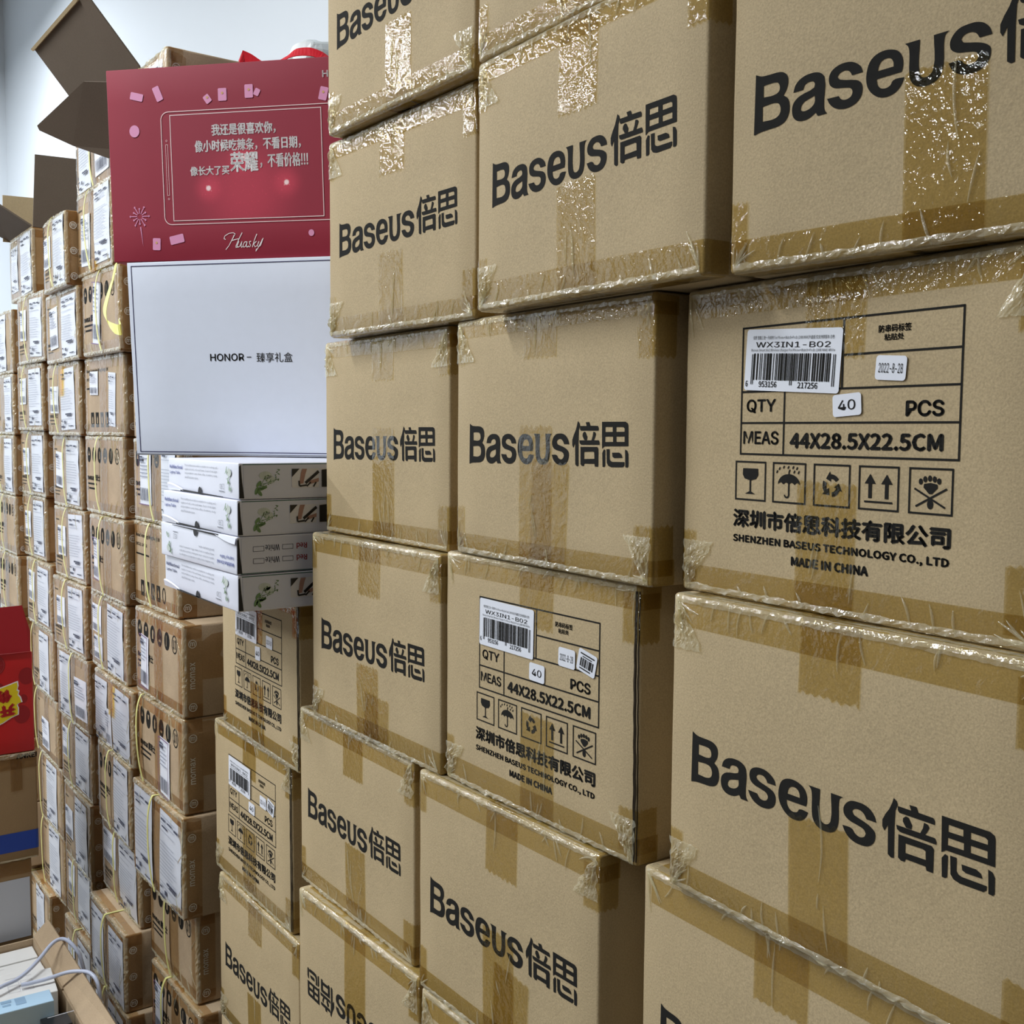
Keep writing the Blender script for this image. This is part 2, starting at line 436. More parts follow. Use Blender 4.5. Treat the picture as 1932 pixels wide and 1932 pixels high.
def ribbon(name, pts, wvec, m, parent=None, th=0.0006):
    """a flat strap: follows pts, its width along wvec (a vector or one per point)"""
    P = [Vector(p) for p in pts]
    Q = []
    for i in range(len(P) - 1):     # Catmull-Rom refine
        p0, p1, p2, p3 = P[max(i - 1, 0)], P[i], P[i + 1], P[min(i + 2, len(P) - 1)]
        for k in range(4):
            t = k / 4
            Q.append(0.5 * ((2 * p1) + (p2 - p0) * t + (2 * p0 - 5 * p1 + 4 * p2 - p3) * t * t + (3 * p1 - p0 - 3 * p2 + p3) * t ** 3))
    Q.append(P[-1])
    W = [Vector(w) for w in wvec] if isinstance(wvec, list) else [Vector(wvec)] * len(P)
    vs, fs = [], []
    for i, q in enumerate(Q):
        t = i / (len(Q) - 1) * (len(P) - 1); k = min(int(t), len(P) - 2); wv = W[k].lerp(W[k + 1], t - k)
        tan = (Q[min(i + 1, len(Q) - 1)] - Q[max(i - 1, 0)]).normalized()
        nn = tan.cross(wv).normalized() * th
        vs += [q - wv / 2, q + wv / 2, q + wv / 2 + nn, q - wv / 2 + nn]
    for i in range(len(Q) - 1):
        a, b = 4 * i, 4 * i + 4
        for e in range(4): fs.append((a + e, a + (e + 1) % 4, b + (e + 1) % 4, b + e))
    return link(name, mesh(name, vs, fs, m, False), None, parent)

# ------------------------------------------------------------------ the room
WALL = mat('white_wall', rgb(224, 230, 236), 0.7, 0.3, var=0.015, vscale=1.2)
CEIL = mat('ceiling_paint', rgb(205, 208, 210), 0.8, 0.2)
FLOORM = mat('floor_tile', rgb(98, 94, 88), 0.35, 0.5, var=0.08, vscale=4)
WALLD = mat('dimmed_unseen_wall', rgb(105, 100, 92), 0.8, 0.2)  # unseen walls darkened so less light bounces onto the cartons' right sides
T = 0.1
for nm_, (a, b, c, d, e, f), m_ in (
        ('floor', (WX0, WX1, WY0, WY1, FLOOR_Z - T, FLOOR_Z), FLOORM), ('ceiling', (WX0, WX1, WY0, WY1, CEIL_Z, CEIL_Z + T), CEIL),
        ('wall_back', (WX0, WX1, WY1, WY1 + T, FLOOR_Z - T, CEIL_Z + T), WALL), ('wall_left', (WX0 - T, WX0, WY0 - T, WY1 + T, FLOOR_Z - T, CEIL_Z + T), WALL),
        ('wall_right', (WX1, WX1 + T, WY0 - T, WY1 + T, FLOOR_Z - T, CEIL_Z + T), WALLD), ('wall_front', (WX0, WX1, WY0 - T, WY0, FLOOR_Z - T, CEIL_Z + T), WALLD)):
    struct(nm_, *boxvf(a, b, c, d, e, f), m_)
HOUS = mat('lamp_housing', rgb(225, 226, 226), 0.5, 0.4)
LN_ = ['over the far left parcels, added to brighten the back wall', 'over the far left, middle of its row', 'over the far left, farthest from the stacks', 'above the aisle, nearest, added to light the large cartons', 'above the aisle, farthest, added to light the large cartons', 'to the right of the aisle, nearest the large cartons', 'to the right of the aisle, farthest from the large cartons']
for i, (lx, ly, ll, w) in enumerate(LAMPS):
    r_ = thing('ceiling_lamp', 'white hanging tube lamp ' + LN_[i], 'lamp', (lx, ly, LAMP_Z), 0, 'tube lamps over the aisle')
    link('lamp_body', mesh('lamp_body', *boxvf(-.09, .09, -ll / 2 - .03, ll / 2 + .03, 0, .05), HOUS), None, r_)
    for s_ in (-1, 1):
        link('suspension_rod', mesh('suspension_rod', *boxvf(-.006, .006, s_ * ll * .4 - .006, s_ * ll * .4 + .006, .05, CEIL_Z - LAMP_Z), HOUS), None, r_)

# ------------------------------------------------------------------ the wall of large cartons
BX = {
    'c0r4':[-1.5021, 0.55, -0.4229, -0.025, 0.2833, 0.2056],
    'c0r5':[-1.5428, 0.5512, -0.6469, -0.0006, 0.2772, 0.223],
    'c0r6':[-1.5205, 0.547, -0.8649, 0.0045, 0.2788, 0.217],
    'c1r1':[-1.1217, 0.5379, 0.3215, 0.0246, 0.2846, 0.2228],
    'c1r2':[-1.1465, 0.5503, 0.1044, 0.0323, 0.2895, 0.2161],
    'c1r3':[-1.2087, 0.574, -0.1223, -0.0022, 0.2846, 0.2257],
    'c1r4':[-1.2096, 0.5553, -0.3474, 0.0183, 0.29, 0.2241],
    'c1r5':[-1.2618, 0.5613, -0.571, 0.0042, 0.2858, 0.2226],
    'c1r6':[-1.238, 0.5471, -0.794, 0.0304, 0.2843, 0.222],
    'c2r1':[-0.8182, 0.5359, 0.32, 0.0151, 0.285, 0.2251],
    'c2r2':[-0.8199, 0.5374, 0.1053, -0.0250, 0.2880, 0.2138],
    'c2r3':[-0.896, 0.5641, -0.1179, -0.0236, 0.2878, 0.2221],
    'c2r4':[-0.916, 0.5649, -0.3469, 0.0145, 0.2827, 0.228],
    'c2r5':[-0.9542, 0.556, -0.5781, 0.0218, 0.2837, 0.2302],
    'c2r6':[-0.95, 0.5563, -0.8044, 0.0111, 0.285, 0.2253],
    'c3r2':[-0.519, 0.54, 0.1045, 0.06, 0.277, 0.2235],
    'c3r3':[-0.5951, 0.5759, -0.118, -0.0504, 0.288, 0.2215],
    'c3r4':[-0.5873, 0.5598, -0.3405, -0.0409, 0.296, 0.222],
    'c3r5':[-0.6263, 0.5704, -0.5692, -0.0412, 0.2854, 0.2277],
}
LOGO = [[(23.4,124.4),(27.9,122.5),(34.1,122.0),(41.1,121.8),(45.5,120.7),(48.2,118.2),(49.0,114.5),(48.1,110.4),(45.6,106.7),(49.1,104.0),(50.5,99.4),(50.0,94.4),(47.5,90.6),(43.1,88.7),(34.4,88.0),(27.3,87.5),(22.8,86.5)],[(29.7,116.2),(38.5,116.2),(41.2,115.4),(42.6,113.1),(42.4,110.3),(40.4,108.9),(29.8,108.8)],[(29.3,103.2),(39.9,103.4),(42.3,102.2),(43.7,99.3),(43.2,96.1),(40.5,94.1),(29.4,93.8)],[(53.3,106.4),(54.7,110.4),(57.5,113.0),(61.7,114.6),(65.9,115.0),(70.9,114.5),(74.3,112.8),(76.1,110.2),(76.3,92.7),(77.0,90.4),(78.6,88.4),(72.0,88.3),(70.3,90.7),(66.2,88.6),(62.0,87.8),(56.9,88.6),(53.8,91.2),(52.6,95.3),(53.4,99.5),(56.4,102.4),(61.0,104.0),(66.0,104.9),(68.9,106.0),(69.3,108.0),(68.2,109.7),(65.2,110.2),(61.8,109.2),(60.5,106.5)],[(69.4,101.1),(65.2,100.1),(61.0,98.7),(59.4,96.8),(59.0,94.8),(60.6,93.6),(63.6,93.4),(67.3,94.6),(69.5,97.0)],[(102.9,106.8),(101.4,110.4),(97.7,113.4),(93.7,114.9),(88.9,115.2),(84.1,114.2),(80.7,112.0),(79.4,108.4),(80.4,104.4),(83.4,102.2),(89.9,100.8),(94.7,99.5),(96.3,97.5),(95.6,94.9),(92.9,93.6),(89.6,93.9),(87.5,95.4),(86.7,96.7),(78.5,96.9),(80.2,93.7),(83.5,90.6),(87.6,88.9),(92.4,88.4),(98.0,89.6),(101.6,92.4),(103.0,96.4),(102.3,100.3),(100.2,102.5),(96.2,103.9),(89.8,105.4),(86.6,106.7),(85.4,108.2),(86.6,109.8),(89.8,110.7),(92.7,110.1),(94.6,108.5),(95.6,106.7)],[(128.5,100.6),(129.2,104.2),(128.7,108.5),(126.4,112.3),(122.6,114.4),(117.2,115.3),(111.8,114.4),(108.0,111.8),(106.0,107.4),(105.4,101.7),(106.6,96.9),(109.8,92.6),(114.5,89.6),(119.1,88.8),(124.4,89.9),(128.2,93.0),(130.3,97.2),(123.1,97.0),(121.6,94.8),(118.6,93.8),(115.2,94.6),(113.0,97.0),(112.3,100.3)],[(112.9,104.7),(113.5,107.4),(115.0,109.6),(118.0,110.6),(121.1,109.9),(123.0,107.5),(123.3,104.8)],[(130.1,115.5),(139.3,115.5),(139.6,97.5),(140.8,95.0),(143.8,93.9),(146.7,95.0),(148.1,97.3),(147.8,115.6),(157.1,115.6),(154.8,114.2),(154.0,111.2),(154.1,99.5),(153.2,94.9),(151.1,91.5),(147.5,89.7),(144.6,89.2),(140.1,89.6),(136.4,91.5),(134.1,94.9),(133.3,99.1),(132.9,111.1),(132.1,113.6)],[(181.5,107.2),(180.1,110.8),(176.9,114.1),(172.7,115.7),(168.1,115.9),(162.9,115.1),(159.4,112.5),(157.6,108.8),(158.4,105.0),(161.7,102.6),(168.1,101.3),(173.0,99.9),(174.4,97.8),(173.4,95.6),(170.7,94.3),(167.9,94.8),(165.6,96.2),(164.6,97.6),(157.2,97.9),(158.9,94.6),(161.8,91.7),(166.1,89.9),(171.0,89.5),(175.9,90.4),(179.3,93.0),(181.0,96.7),(180.6,100.8),(177.8,103.2),(173.6,104.8),(168.0,106.2),(165.1,107.2),(164.0,109.0),(165.1,110.5),(168.6,111.4),(171.4,110.7),(173.5,108.9),(174.5,107.1)],[(193.1,126.3),(195.0,124.9),(195.8,122.9),(194.3,118.8),(194.0,108.3),(194.3,89.6),(192.3,89.2),(190.2,90.6),(189.7,108.7),(187.3,104.2),(185.9,106.6),(185.8,110.7),(187.8,114.8),(190.4,118.8),(192.1,122.9)],[(203.6,125.2),(208.2,125.4),(209.5,122.4),(219.2,122.3),(220.2,120.8),(220.2,118.5),(197.1,118.4),(196.0,119.7),(196.0,122.2),(204.9,122.2)],[(201.5,117.6),(203.3,117.4),(205.8,113.3),(205.3,110.9),(201.9,110.8),(199.6,114.0),(199.8,116.0)],[(213.5,117.6),(215.8,117.3),(216.9,115.7),(215.5,112.5),(214.3,110.7),(211.3,110.7),(212.9,114.1)],[(195.3,110.5),(220.7,110.8),(221.7,108.7),(221.6,107.2),(198.0,106.9),(196.0,108.0)],[(197.0,105.2),(218.8,105.5),(220.2,103.9),(220.2,89.7),(216.0,89.7),(215.5,91.9),(202.2,91.7),(201.6,89.8),(199.0,89.7),(197.2,91.0)],[(201.7,101.2),(213.2,101.7),(215.1,101.0),(215.4,95.9),(201.8,95.4)],[(224.5,125.5),(253.6,125.5),(256.0,124.2),(256.6,122.3),(257.0,106.6),(227.7,106.1),(225.0,104.1)],[(228.7,121.5),(237.9,121.5),(238.0,117.6),(228.7,117.4)],[(242.2,121.4),(250.7,121.4),(252.4,120.3),(252.4,117.8),(242.3,117.6)],[(228.6,113.8),(238.5,113.9),(238.6,109.8),(228.6,109.5)],[(242.4,113.9),(252.5,114.1),(252.6,109.9),(242.5,109.8)],[(227.4,103.8),(229.0,103.2),(229.0,90.7),(228.0,89.7),(225.8,89.7),(225.3,100.8)],[(230.5,103.9),(234.4,104.0),(234.5,96.3),(235.7,94.8),(237.9,94.1),(252.7,94.3),(252.6,91.8),(250.8,90.2),(236.8,89.8),(233.0,90.8),(231.1,93.1)],[(237.5,101.3),(246.3,101.5),(249.0,100.1),(250.0,97.5),(240.3,97.1),(238.1,98.0)],[(253.2,104.0),(255.6,103.3),(257.1,100.7),(257.3,91.5),(256.4,90.1),(253.8,90.3)]]
for n_ in ('c0r4', 'c0r5', 'c0r6'):
    v = BX[n_]; BX[n_] = [v[0] * 1.04, v[1] * 1.04, v[2] * 1.04, v[3], v[4] * 1.04, v[5] * 1.04]
BX['c0r4'][5] = -.2178 - BX['c0r4'][2]; BX['c0r4'][4] -= .003
S0 = Surf(.285, .44, .225)
def smooth_logo():
    k = Ink()
    for grp in ([0, 1, 2], [3, 4], [5], [6, 7], [8], [9]):
        k.loops([[(LOGO[i][j][0] / 1000, LOGO[i][j][1] / 1000) for j in range(len(LOGO[i]))] for i in grp], smooth=True, res=4)
    k.loops([[(x / 1000, y / 1000) for x, y in lp] for lp in LOGO[10:]])
    return k
_k = smooth_logo().fine(); logo_me = mesh('printed_logo', _k.mapped(on(S0, .0003)), _k.f, INK)

def barcode(k, x0, x1, y0, y1, n=58, seed=3, guards=True):
    rr = random.Random(seed); x = x0; u = (x1 - x0) / (n * 1.55)
    while x < x1 - u:
        w = u * rr.choice((.8, .8, 1.6, 2.4)); k.rect(x, y0, min(x + w, x1), y1); x += w + u * rr.choice((.8, 1.2, 2.0))
    return k
def care_icons(k, X, y0, y1):
    """glass, umbrella, recycling loop, two arrows, no-stepping foot in five frames; X = list of (x0, x1)"""
    W = 0.0012; H = y1 - y0
    for x0, x1 in X: k.frame(x0, y0, x1, y1, W)
    x0, x1 = X[0]; c = (x0 + x1) / 2
    k.poly([(c - .0072, y0 + H * .83), (c - .0075, y0 + H * .66), (c - .0055, y0 + H * .56), (c, y0 + H * .51), (c + .0055, y0 + H * .56), (c + .0075, y0 + H * .66), (c + .0072, y0 + H * .83)])
    k.rect(c - .0007, y0 + H * .2, c + .0007, y0 + H * .52); k.poly([(c - .005, y0 + H * .155), (c + .005, y0 + H * .155), (c + .001, y0 + H * .22), (c - .001, y0 + H * .22)])
    x0, x1 = X[1]; c = (x0 + x1) / 2; yb = y0 + H * .46; R = (x1 - x0) * .345
    arc = [(c + R * math.cos(a * PI / 12), yb + R * .72 * math.sin(a * PI / 12)) for a in range(13)]
    sc = []
    for q in range(4):
        xa = c - R + q * R / 2
        for t in (0, 1, 2, 3): sc.append((xa + R / 2 * t / 4, yb + .0014 * math.sin(PI * t / 4)))
    k.add(loops_vf([arc + sc]))
    k.rect(c - .0006, y0 + H * .2, c + .0006, yb + .001); k.ring(c - .0018, y0 + H * .2, .0024, .0024, .0011, 8, PI, 2 * PI)
    k.rect(c - .0005, yb + R * .7, c + .0005, yb + R * .72 + .0015)
    for a, b in ((-.4, .86), (-.22, .9), (-.03, .9), (.17, .9), (.33, .88), (-.5, .78), (.02, .81), (.22, .79), (.4, .78)):
        k.ell(c + a * (x1 - x0) * .75, y0 + H * b, .0006, .0013, 7, -.5)
    x0, x1 = X[2]; c = (x0 + x1) / 2; cy = y0 + H * .5; R = H * .27
    for q in range(3):
        a = q * 2 * PI / 3 + PI / 2
        k.ring(c, cy, R * 1.02, R * 1.02, R * .42, 7, a - .95, a + .15)
        P = lambda r, t: (c + r * math.cos(a + t), cy + r * math.sin(a + t))
        k.poly([P(R * .35, .12), P(R * 1.32, .12), P(R * .88, .80)])
    x0, x1 = X[3]; c = (x0 + x1) / 2
    for s_ in (-1, 1):
        q = c + s_ * .0062
        k.rect(q - .0013, y0 + H * .26, q + .0013, y0 + H * .62); k.poly([(q - .0042, y0 + H * .6), (q + .0042, y0 + H * .6), (q, y0 + H * .83)])
    k.rect(c - .0105, y0 + H * .155, c + .0105, y0 + H * .2)
    x0, x1 = X[4]; c = (x0 + x1) / 2
    k.poly([(c - .0045, y0 + H * .66), (c - .0048, y0 + H * .58), (c - .001, y0 + H * .44), (c + .001, y0 + H * .44), (c + .0048, y0 + H * .58), (c + .0045, y0 + H * .66), (c, y0 + H * .69)])
    k.ell(c, y0 + H * .21, .0021, .0029, 12)
    for q, (a, b) in enumerate(((-.0068, .71), (-.0038, .765), (-.0006, .785), (.0026, .77), (.0056, .73))): k.ell(c + a, y0 + H * b, .0014, .0019, 9)
    k.line(x0 + .0035, y0 + H * .55, x1 - .0045, y0 + H * .15, .0012); k.line(x0 + .0045, y0 + H * .15, x1 - .0035, y0 + H * .57, .0012)
def spec_ink():
    k = Ink(); W = .0013
    k.frame(.0600, .1030, .2345, .1900, W)
    k.line(.149, .146, .149, .190, W); k.line(.149, .167, .2345, .167, W); k.line(.060, .146, .2345, .146, W); k.line(.060, .1245, .2345, .1245, W)
    k.line(.1005, .103, .1005, .146, W)
    k.text('QTY', .0655, .1315, .0925, .1405, .035, font='sans'); k.text('MEAS', .0628, .1100, .0957, .1187, .035, font='sans'); k.text('PCS', .198, .1283, .2235, .1372, .05, font='sans')
    k.text('44X28.5X22.5CM', .1068, .1080, .2235, .1175, .034)
    care_icons(k, [(.0560, .0845), (.0920, .1206), (.1283, .1573), (.1650, .1941), (.2021, .2311)], .0712, .0975)
    k.text('深圳市倍思科技有限公司', .0545, .0518, .2305, .0640, .032)
    k.text('SHENZHEN BASEUS TECHNOLOGY CO., LTD', .0545, .0402, .2302, .0460, .04)
    k.text('MADE IN CHINA', .1100, .0295, .1730, .0352, .04)
    k.text('防串码标签', .1760, .1788, .1995, .1833, .015, res=1); k.text('粘贴处', .1803, .1738, .1945, .1778, .015, res=1)
    return k
_k = spec_ink().fine(); spec_me = mesh('printed_table', _k.mapped(on(S0, .0003)), _k.f, INK)
def rounded(x0, y0, x1, y1, r=.0025, n=4):
    P = []
    for cx, cy, a in ((x1 - r, y1 - r, 0), (x0 + r, y1 - r, 1), (x0 + r, y0 + r, 2), (x1 - r, y0 + r, 3)):
        for i in range(n + 1):
            t = (a + i / n) * PI / 2; P.append((cx + r * math.cos(t), cy + r * math.sin(t)))
    return P
def sticker(name, S, parent, cx, cy, w, h, rot, prints, off=.0010, m=PAPER, pm=INK, r=.0022):
    Tt = tilt(cx, cy, rot)
    k = Ink()
    P = rounded(-w / 2, -h / 2, w / 2, h / 2, r); n = len(P); b = 0
    k.v = [(0, 0)] + P; k.f = [(0, i + 1, (i + 1) % n + 1) for i in range(n)]
    o = k.build(name, m, parent, on(S, off, Tt))
    q = Ink(); prints(q)
    if q.v: q.build('sticker_print', pm, o, on(S, off + .0003, Tt))
    return o
def code_print(q):
    q.text('倍思 智能三合一无线充 For Phone+Watch+Pods (18W MAX)升级版 仅支持原版本 白色', -.036, .0135, .036, .0163, 0, res=1)
    q.text('WX3IN1-B02', -.033, .0085, .033, .0122, .0, font='sans')
    q.text('Baseus Smart 3in1 Wireless Charger For Phone+Watch+Pods (18W MAX) White', -.037, .0052, .037, .0078, 0, res=1)
    barcode(q, -.034, .034, -.0135, .0045, 56, 5)
    for x in (-.036, -.0345, 0.0, .0015, .036, .0375): q.rect(x, -.0165, x + .0006, .004)
    q.text('6', -.0408, -.0182, -.0388, -.0142, .01); q.text('953156', -.028, -.0182, -.0115, -.0143, .01); q.text('217256', .0075, -.0182, .0245, -.0143, .01)
def date_print(q): q.text('2022-8-28', -.0088, -.003, .0088, .0028, .0, font='sans')
def qty_print(q): q.text('40', -.0068, -.0032, .0068, .0032, .0, font='sans')
def small_code(q):
    q.rect(-.009, .0055, .009, .0066); q.rect(-.006, .0034, .006, .0042); barcode(q, -.008, .009, -.005, .0025, 20, 9); q.rect(-.008, -.0072, .006, -.0062)

ROWW = ['topmost', 'second down', 'third down', 'fourth down', 'fifth down', 'sixth down', 'seventh down', 'eighth down']
COLW = {'c0': 'column under the gift boxes', 'c1': 'column right of the gift boxes', 'c2': 'middle column', 'c3': 'rightmost column'}
KIND = {}
for n_ in BX: KIND[n_] = 'logo'
for n_ in ('c3r3', 'c2r4', 'c0r4', 'c0r5'): KIND[n_] = 'spec'
KIND['c1r6'] = 'flipped'
# per carton: end of the upper centre tape, start of the lower one, centre (m from left), upper band, lower band depth
TP = {'c1r1': (.165, .082, .146, .018, .022), 'c1r2': (.168, .080, .140, .021, .021), 'c2r1': (.16, .08, .145, .02, .022), 'c2r2': (.152, .088, .146, .019, .024),
      'c3r2': (.162, .099, .150, .017, .021), 'c1r3': (.176, .124, .146, .020, .021), 'c2r3': (.184, .122, .139, .017, .020), 'c3r3': (.169, .086, .142, .021, .020),
      'c1r4': (.165, .085, .144, .022, .024), 'c2r4': (.170, .094, .148, .021, .024), 'c3r4': (.176, .092, .149, .024, .022), 'c1r5': (.17, .088, .146, .022, .022),
      'c2r5': (.160, .110, .146, .024, .022), 'c3r5': (.172, .09, .146, .026, .02), 'c1r6': (.115, .08, .146, .022, .02), 'c2r6': (.17, .09, .146, .024, .02),
      'c0r4': (.15, .088, .142, .018, .022), 'c0r5': (.168, .098, .142, .020, .022), 'c0r6': (.17, .085, .142, .020, .022)}
def big_carton(n_, X, Y, Z, a, w, h):
    col, row = n_[:2], int(n_[3:]); kind = KIND.get(n_, 'plain'); seed = sum(ord(c) * (i + 3) for i, c in enumerate(n_))
    rr = random.Random(seed)
    txt = {'logo': 'brown carton with black lettering', 'spec': 'brown carton with printed table and stickers', 'flipped': 'brown carton with upside-down lettering', 'plain': 'plain brown carton near the floor'}[kind]
    t = thing('cardboard_carton', f'{txt}, {ROWW[row - 1]} in the {COLW[col]}', 'carton', (X, Y, Z), a, 'large brown cartons stacked on the right')
    d = .30 if n_ == 'c0r4' else .12 if n_ == 'c3r2' else .43
    S = Surf(w, d, h, seed=seed % 97)
    link('carton_body', mesh('carton_body', *S.body(), KRAFT, True), None, t)
    if kind == 'plain': return t
    if kind == 'logo':
        o = link('printed_logo', logo_me, None, t)
        o.location = ((w - .285) / 2, 0, .0)
        if col == 'c0' or n_ == 'c3r4': o.location = (0, 0, 0); o.scale = (w / .285, 1, h / .225)
    elif kind == 'flipped':
        o = link('printed_logo', logo_me, None, t); o.location = (w - .003, 0, h - .003); o.rotation_euler = (0, PI, 0)
    else:
        o = link('printed_table', spec_me, None, t)
        if n_ == 'c3r3':
            sticker('barcode_sticker', S, t, .1060, .1658, .0845, .0415, -.055, code_print); sticker('date_sticker', S, t, .1864, .1572, .0224, .0148, -.07, date_print); sticker('quantity_sticker', S, t, .1540, .1356, .0226, .0140, .07, qty_print)
        else:
            sticker('barcode_sticker', S, t, .1035, .1668, .0850, .0445, -.01, code_print); sticker('date_sticker', S, t, .193, .154, .0225, .0165, -.02, date_print)
            if n_ == 'c0r4': sticker('quantity_sticker', S, t, .150, .132, .019, .019, .05, qty_print)
            else:
                sticker('quantity_sticker', S, t, .1515, .1335, .0222, .0160, -.02, qty_print); sticker('small_barcode_sticker', S, t, .2195, .1545, .0240, .0190, -.22, small_code)
        if n_ != 'c3r3':   # the carton's own joint: a raw double edge down the right side of the face
            vs, fs = [], []
            for x0, x1, e in ((w - .0062, w - .0030, .0010), (w - .0020, w - .0006, .0006)):
                b = len(vs); N_ = 40
                for i in range(N_ + 1):
                    z = .004 + (h - .01) * i / N_; wob = .0006 * math.sin(z * 30) + .0003 * math.sin(z * 900)
                    for q in (x0 + wob, (x0 + x1) / 2, x1 + wob): vs.append(S.uv(q, z, e if q == (x0 + x1) / 2 else .0003))
                for i in range(N_):
                    for k in (0, 1): q = b + 3 * i + k; fs.append((q, q + 1, q + 4, q + 3))
            link('carton_seam', mesh('carton_seam', vs, fs, SEAM), None, t)
    a0, a1, uc, bt, bb = TP[n_]
    hw = .0245
    tp = lambda *q, **kk: strip('tape_strip', S, TAPE, t, *q, **kk)
    lean = rr.uniform(-.006, .006)
    tp(uc - hw, uc + hw, h - (.225 - a0), h + .05, off=.0006, rag=(0, 0, 1, 0), seed=seed + 1, rot=rr.uniform(-.02, .02))
    tp(uc - hw + lean, uc + hw + lean, -.02, a1, off=.0006, rag=(0, 0, 0, 1), seed=seed + 2, rot=rr.uniform(-.02, .02))
    if n_ in ('c2r3', 'c2r5', 'c1r4'): tp(uc - hw + .012, uc + hw + .016, -.02, a1 - .03, off=.0009, rag=(0, 0, 0, 1), seed=seed + 9, rot=-.06)
    tp(.0, w + .022, h - bt, h + .03, off=.0004, rag=(0, 0, 0, 0), seed=seed + 3, rot=rr.uniform(-.01, .01))
    tp(-.01, w + .022, -.02, bb, off=.0004, rag=(0, 0, 0, 0), seed=seed + 4, rot=rr.uniform(-.01, .01))
    # tabs of tape folded round the upright edges
    tp(w - .020, w + .02, h - .048, h - bt * .4, off=.0008, rag=(0, 0, 1, 0), seed=seed + 5)
    if rr.random() < .75: tp(w - .022, w + .02, bb * .4, .046, off=.0008, rag=(0, 0, 0, 1), seed=seed + 6)
    tp(-.012, .015, bb * .3, .045, off=.0008, rag=(0, 0, 0, 1), seed=seed + 7)
    if rr.random() < .6: tp(-.012, .014, h - .042, h - bt * .4, off=.0008, rag=(0, 0, 1, 0), seed=seed + 8)
    # creased loose film on the edges and folds in the tape
    crumple('tape_fold', S, CLEAR, t, .004, w - .004, h - .006, h + .010, amp=.0042, seed=seed, nu=70, nv=6)
    crumple('tape_fold', S, CLEAR, t, .004, w - .004, -.003, .006, amp=.0036, seed=seed + 1, nu=70, nv=5)
    seg = []
    for _ in range(9):
        u = rr.uniform(.02, w - .02); v = h - rr.uniform(.001, .004); seg.append((u, v, u + rr.uniform(-.01, .01), v - rr.uniform(.006, bt)))
    for _ in range(7):
        u = rr.uniform(.02, w - .02); v = rr.uniform(.001, .004); seg.append((u, v, u + rr.uniform(-.008, .008), v + rr.uniform(.006, bb)))
    for (cu_, cv_, su, sv) in ((w - .003, h - .003, -1, -1), (w - .003, .003, -1, 1), (.003, .003, 1, 1), (.003, h - .003, 1, -1)):
        for _ in range(rr.choice((3, 5, 7))):
            aa = rr.uniform(.05, 1.5); L_ = rr.uniform(.012, .034)
            seg.append((cu_ + su * .002, cv_ + sv * .001, cu_ + su * L_ * math.cos(aa) * .8, cv_ + sv * L_ * math.sin(aa)))
    for _ in range(3):
        u = uc + rr.uniform(-.018, .018); v = rr.uniform(.01, a1 * .6); seg.append((u, v, u + rr.uniform(-.008, .008), v + rr.uniform(.01, .05)))
    if rr.random() < .5:
        u = uc + rr.uniform(-.015, .015); seg.append((u, h - .006, u + rr.uniform(-.004, .004), h - rr.uniform(.03, .055)))
    creases('tape_crease', S, CLEAR, t, seg)
    # a crumpled fin of loose film at one or two corners
    for (cu_, cv_, sv) in rr.sample([(w - .012, .010, 1), (w - .012, h - .012, -1), (.012, .010, 1), (.012, h - .012, -1)], 2):
        crumple('loose_film', S, CLEAR, t, cu_ - (.022 if cu_ > w / 2 else .010), cu_ + (.010 if cu_ > w / 2 else .022), min(cv_ - sv * .008, cv_ + sv * .028), max(cv_ - sv * .008, cv_ + sv * .028), amp=.0045, seed=seed + int(cu_ * 900), nu=20, nv=20, base=.001, fu=210, fv=120, fan=(cu_ + (.008 if cu_ > w / 2 else -.008), sv))
    return t
for n_ in sorted(BX): big_carton(n_, *BX[n_])
# the rest of each column down to the pallet
PAL_Z = -1.28
for c_, lo, rows in (('c0', 'c0r6', 2), ('c1', 'c1r6', 2), ('c2', 'c2r6', 2), ('c3', 'c3r5', 3)):
    X, Y, Z, a, w, h = BX[lo]; hh = (Z - PAL_Z) / rows
    for i in range(rows):
        big_carton(f'{c_}r{int(lo[3:]) + 1 + i}', X, Y, Z - hh * (i + 1) + .0005, 0, .278, hh - .001)
pal = thing('wooden_pallet', 'wooden pallet under the large brown cartons', 'pallet', (-1.56, .54, FLOOR_Z))
PWOOD = mat('pallet_wood', rgb(170, 140, 100), 0.8, 0.2, var=0.15, vscale=20)
for i in range(6): link('deck_board', mesh('deck_board', *boxvf(0, 1.24, i * .075, i * .075 + .06, .108, .1295), PWOOD), None, pal)
for i in range(3): link('bearer', mesh('bearer', *boxvf(i * .57, i * .57 + .10, 0, .435, 0, .1075), PWOOD), None, pal)

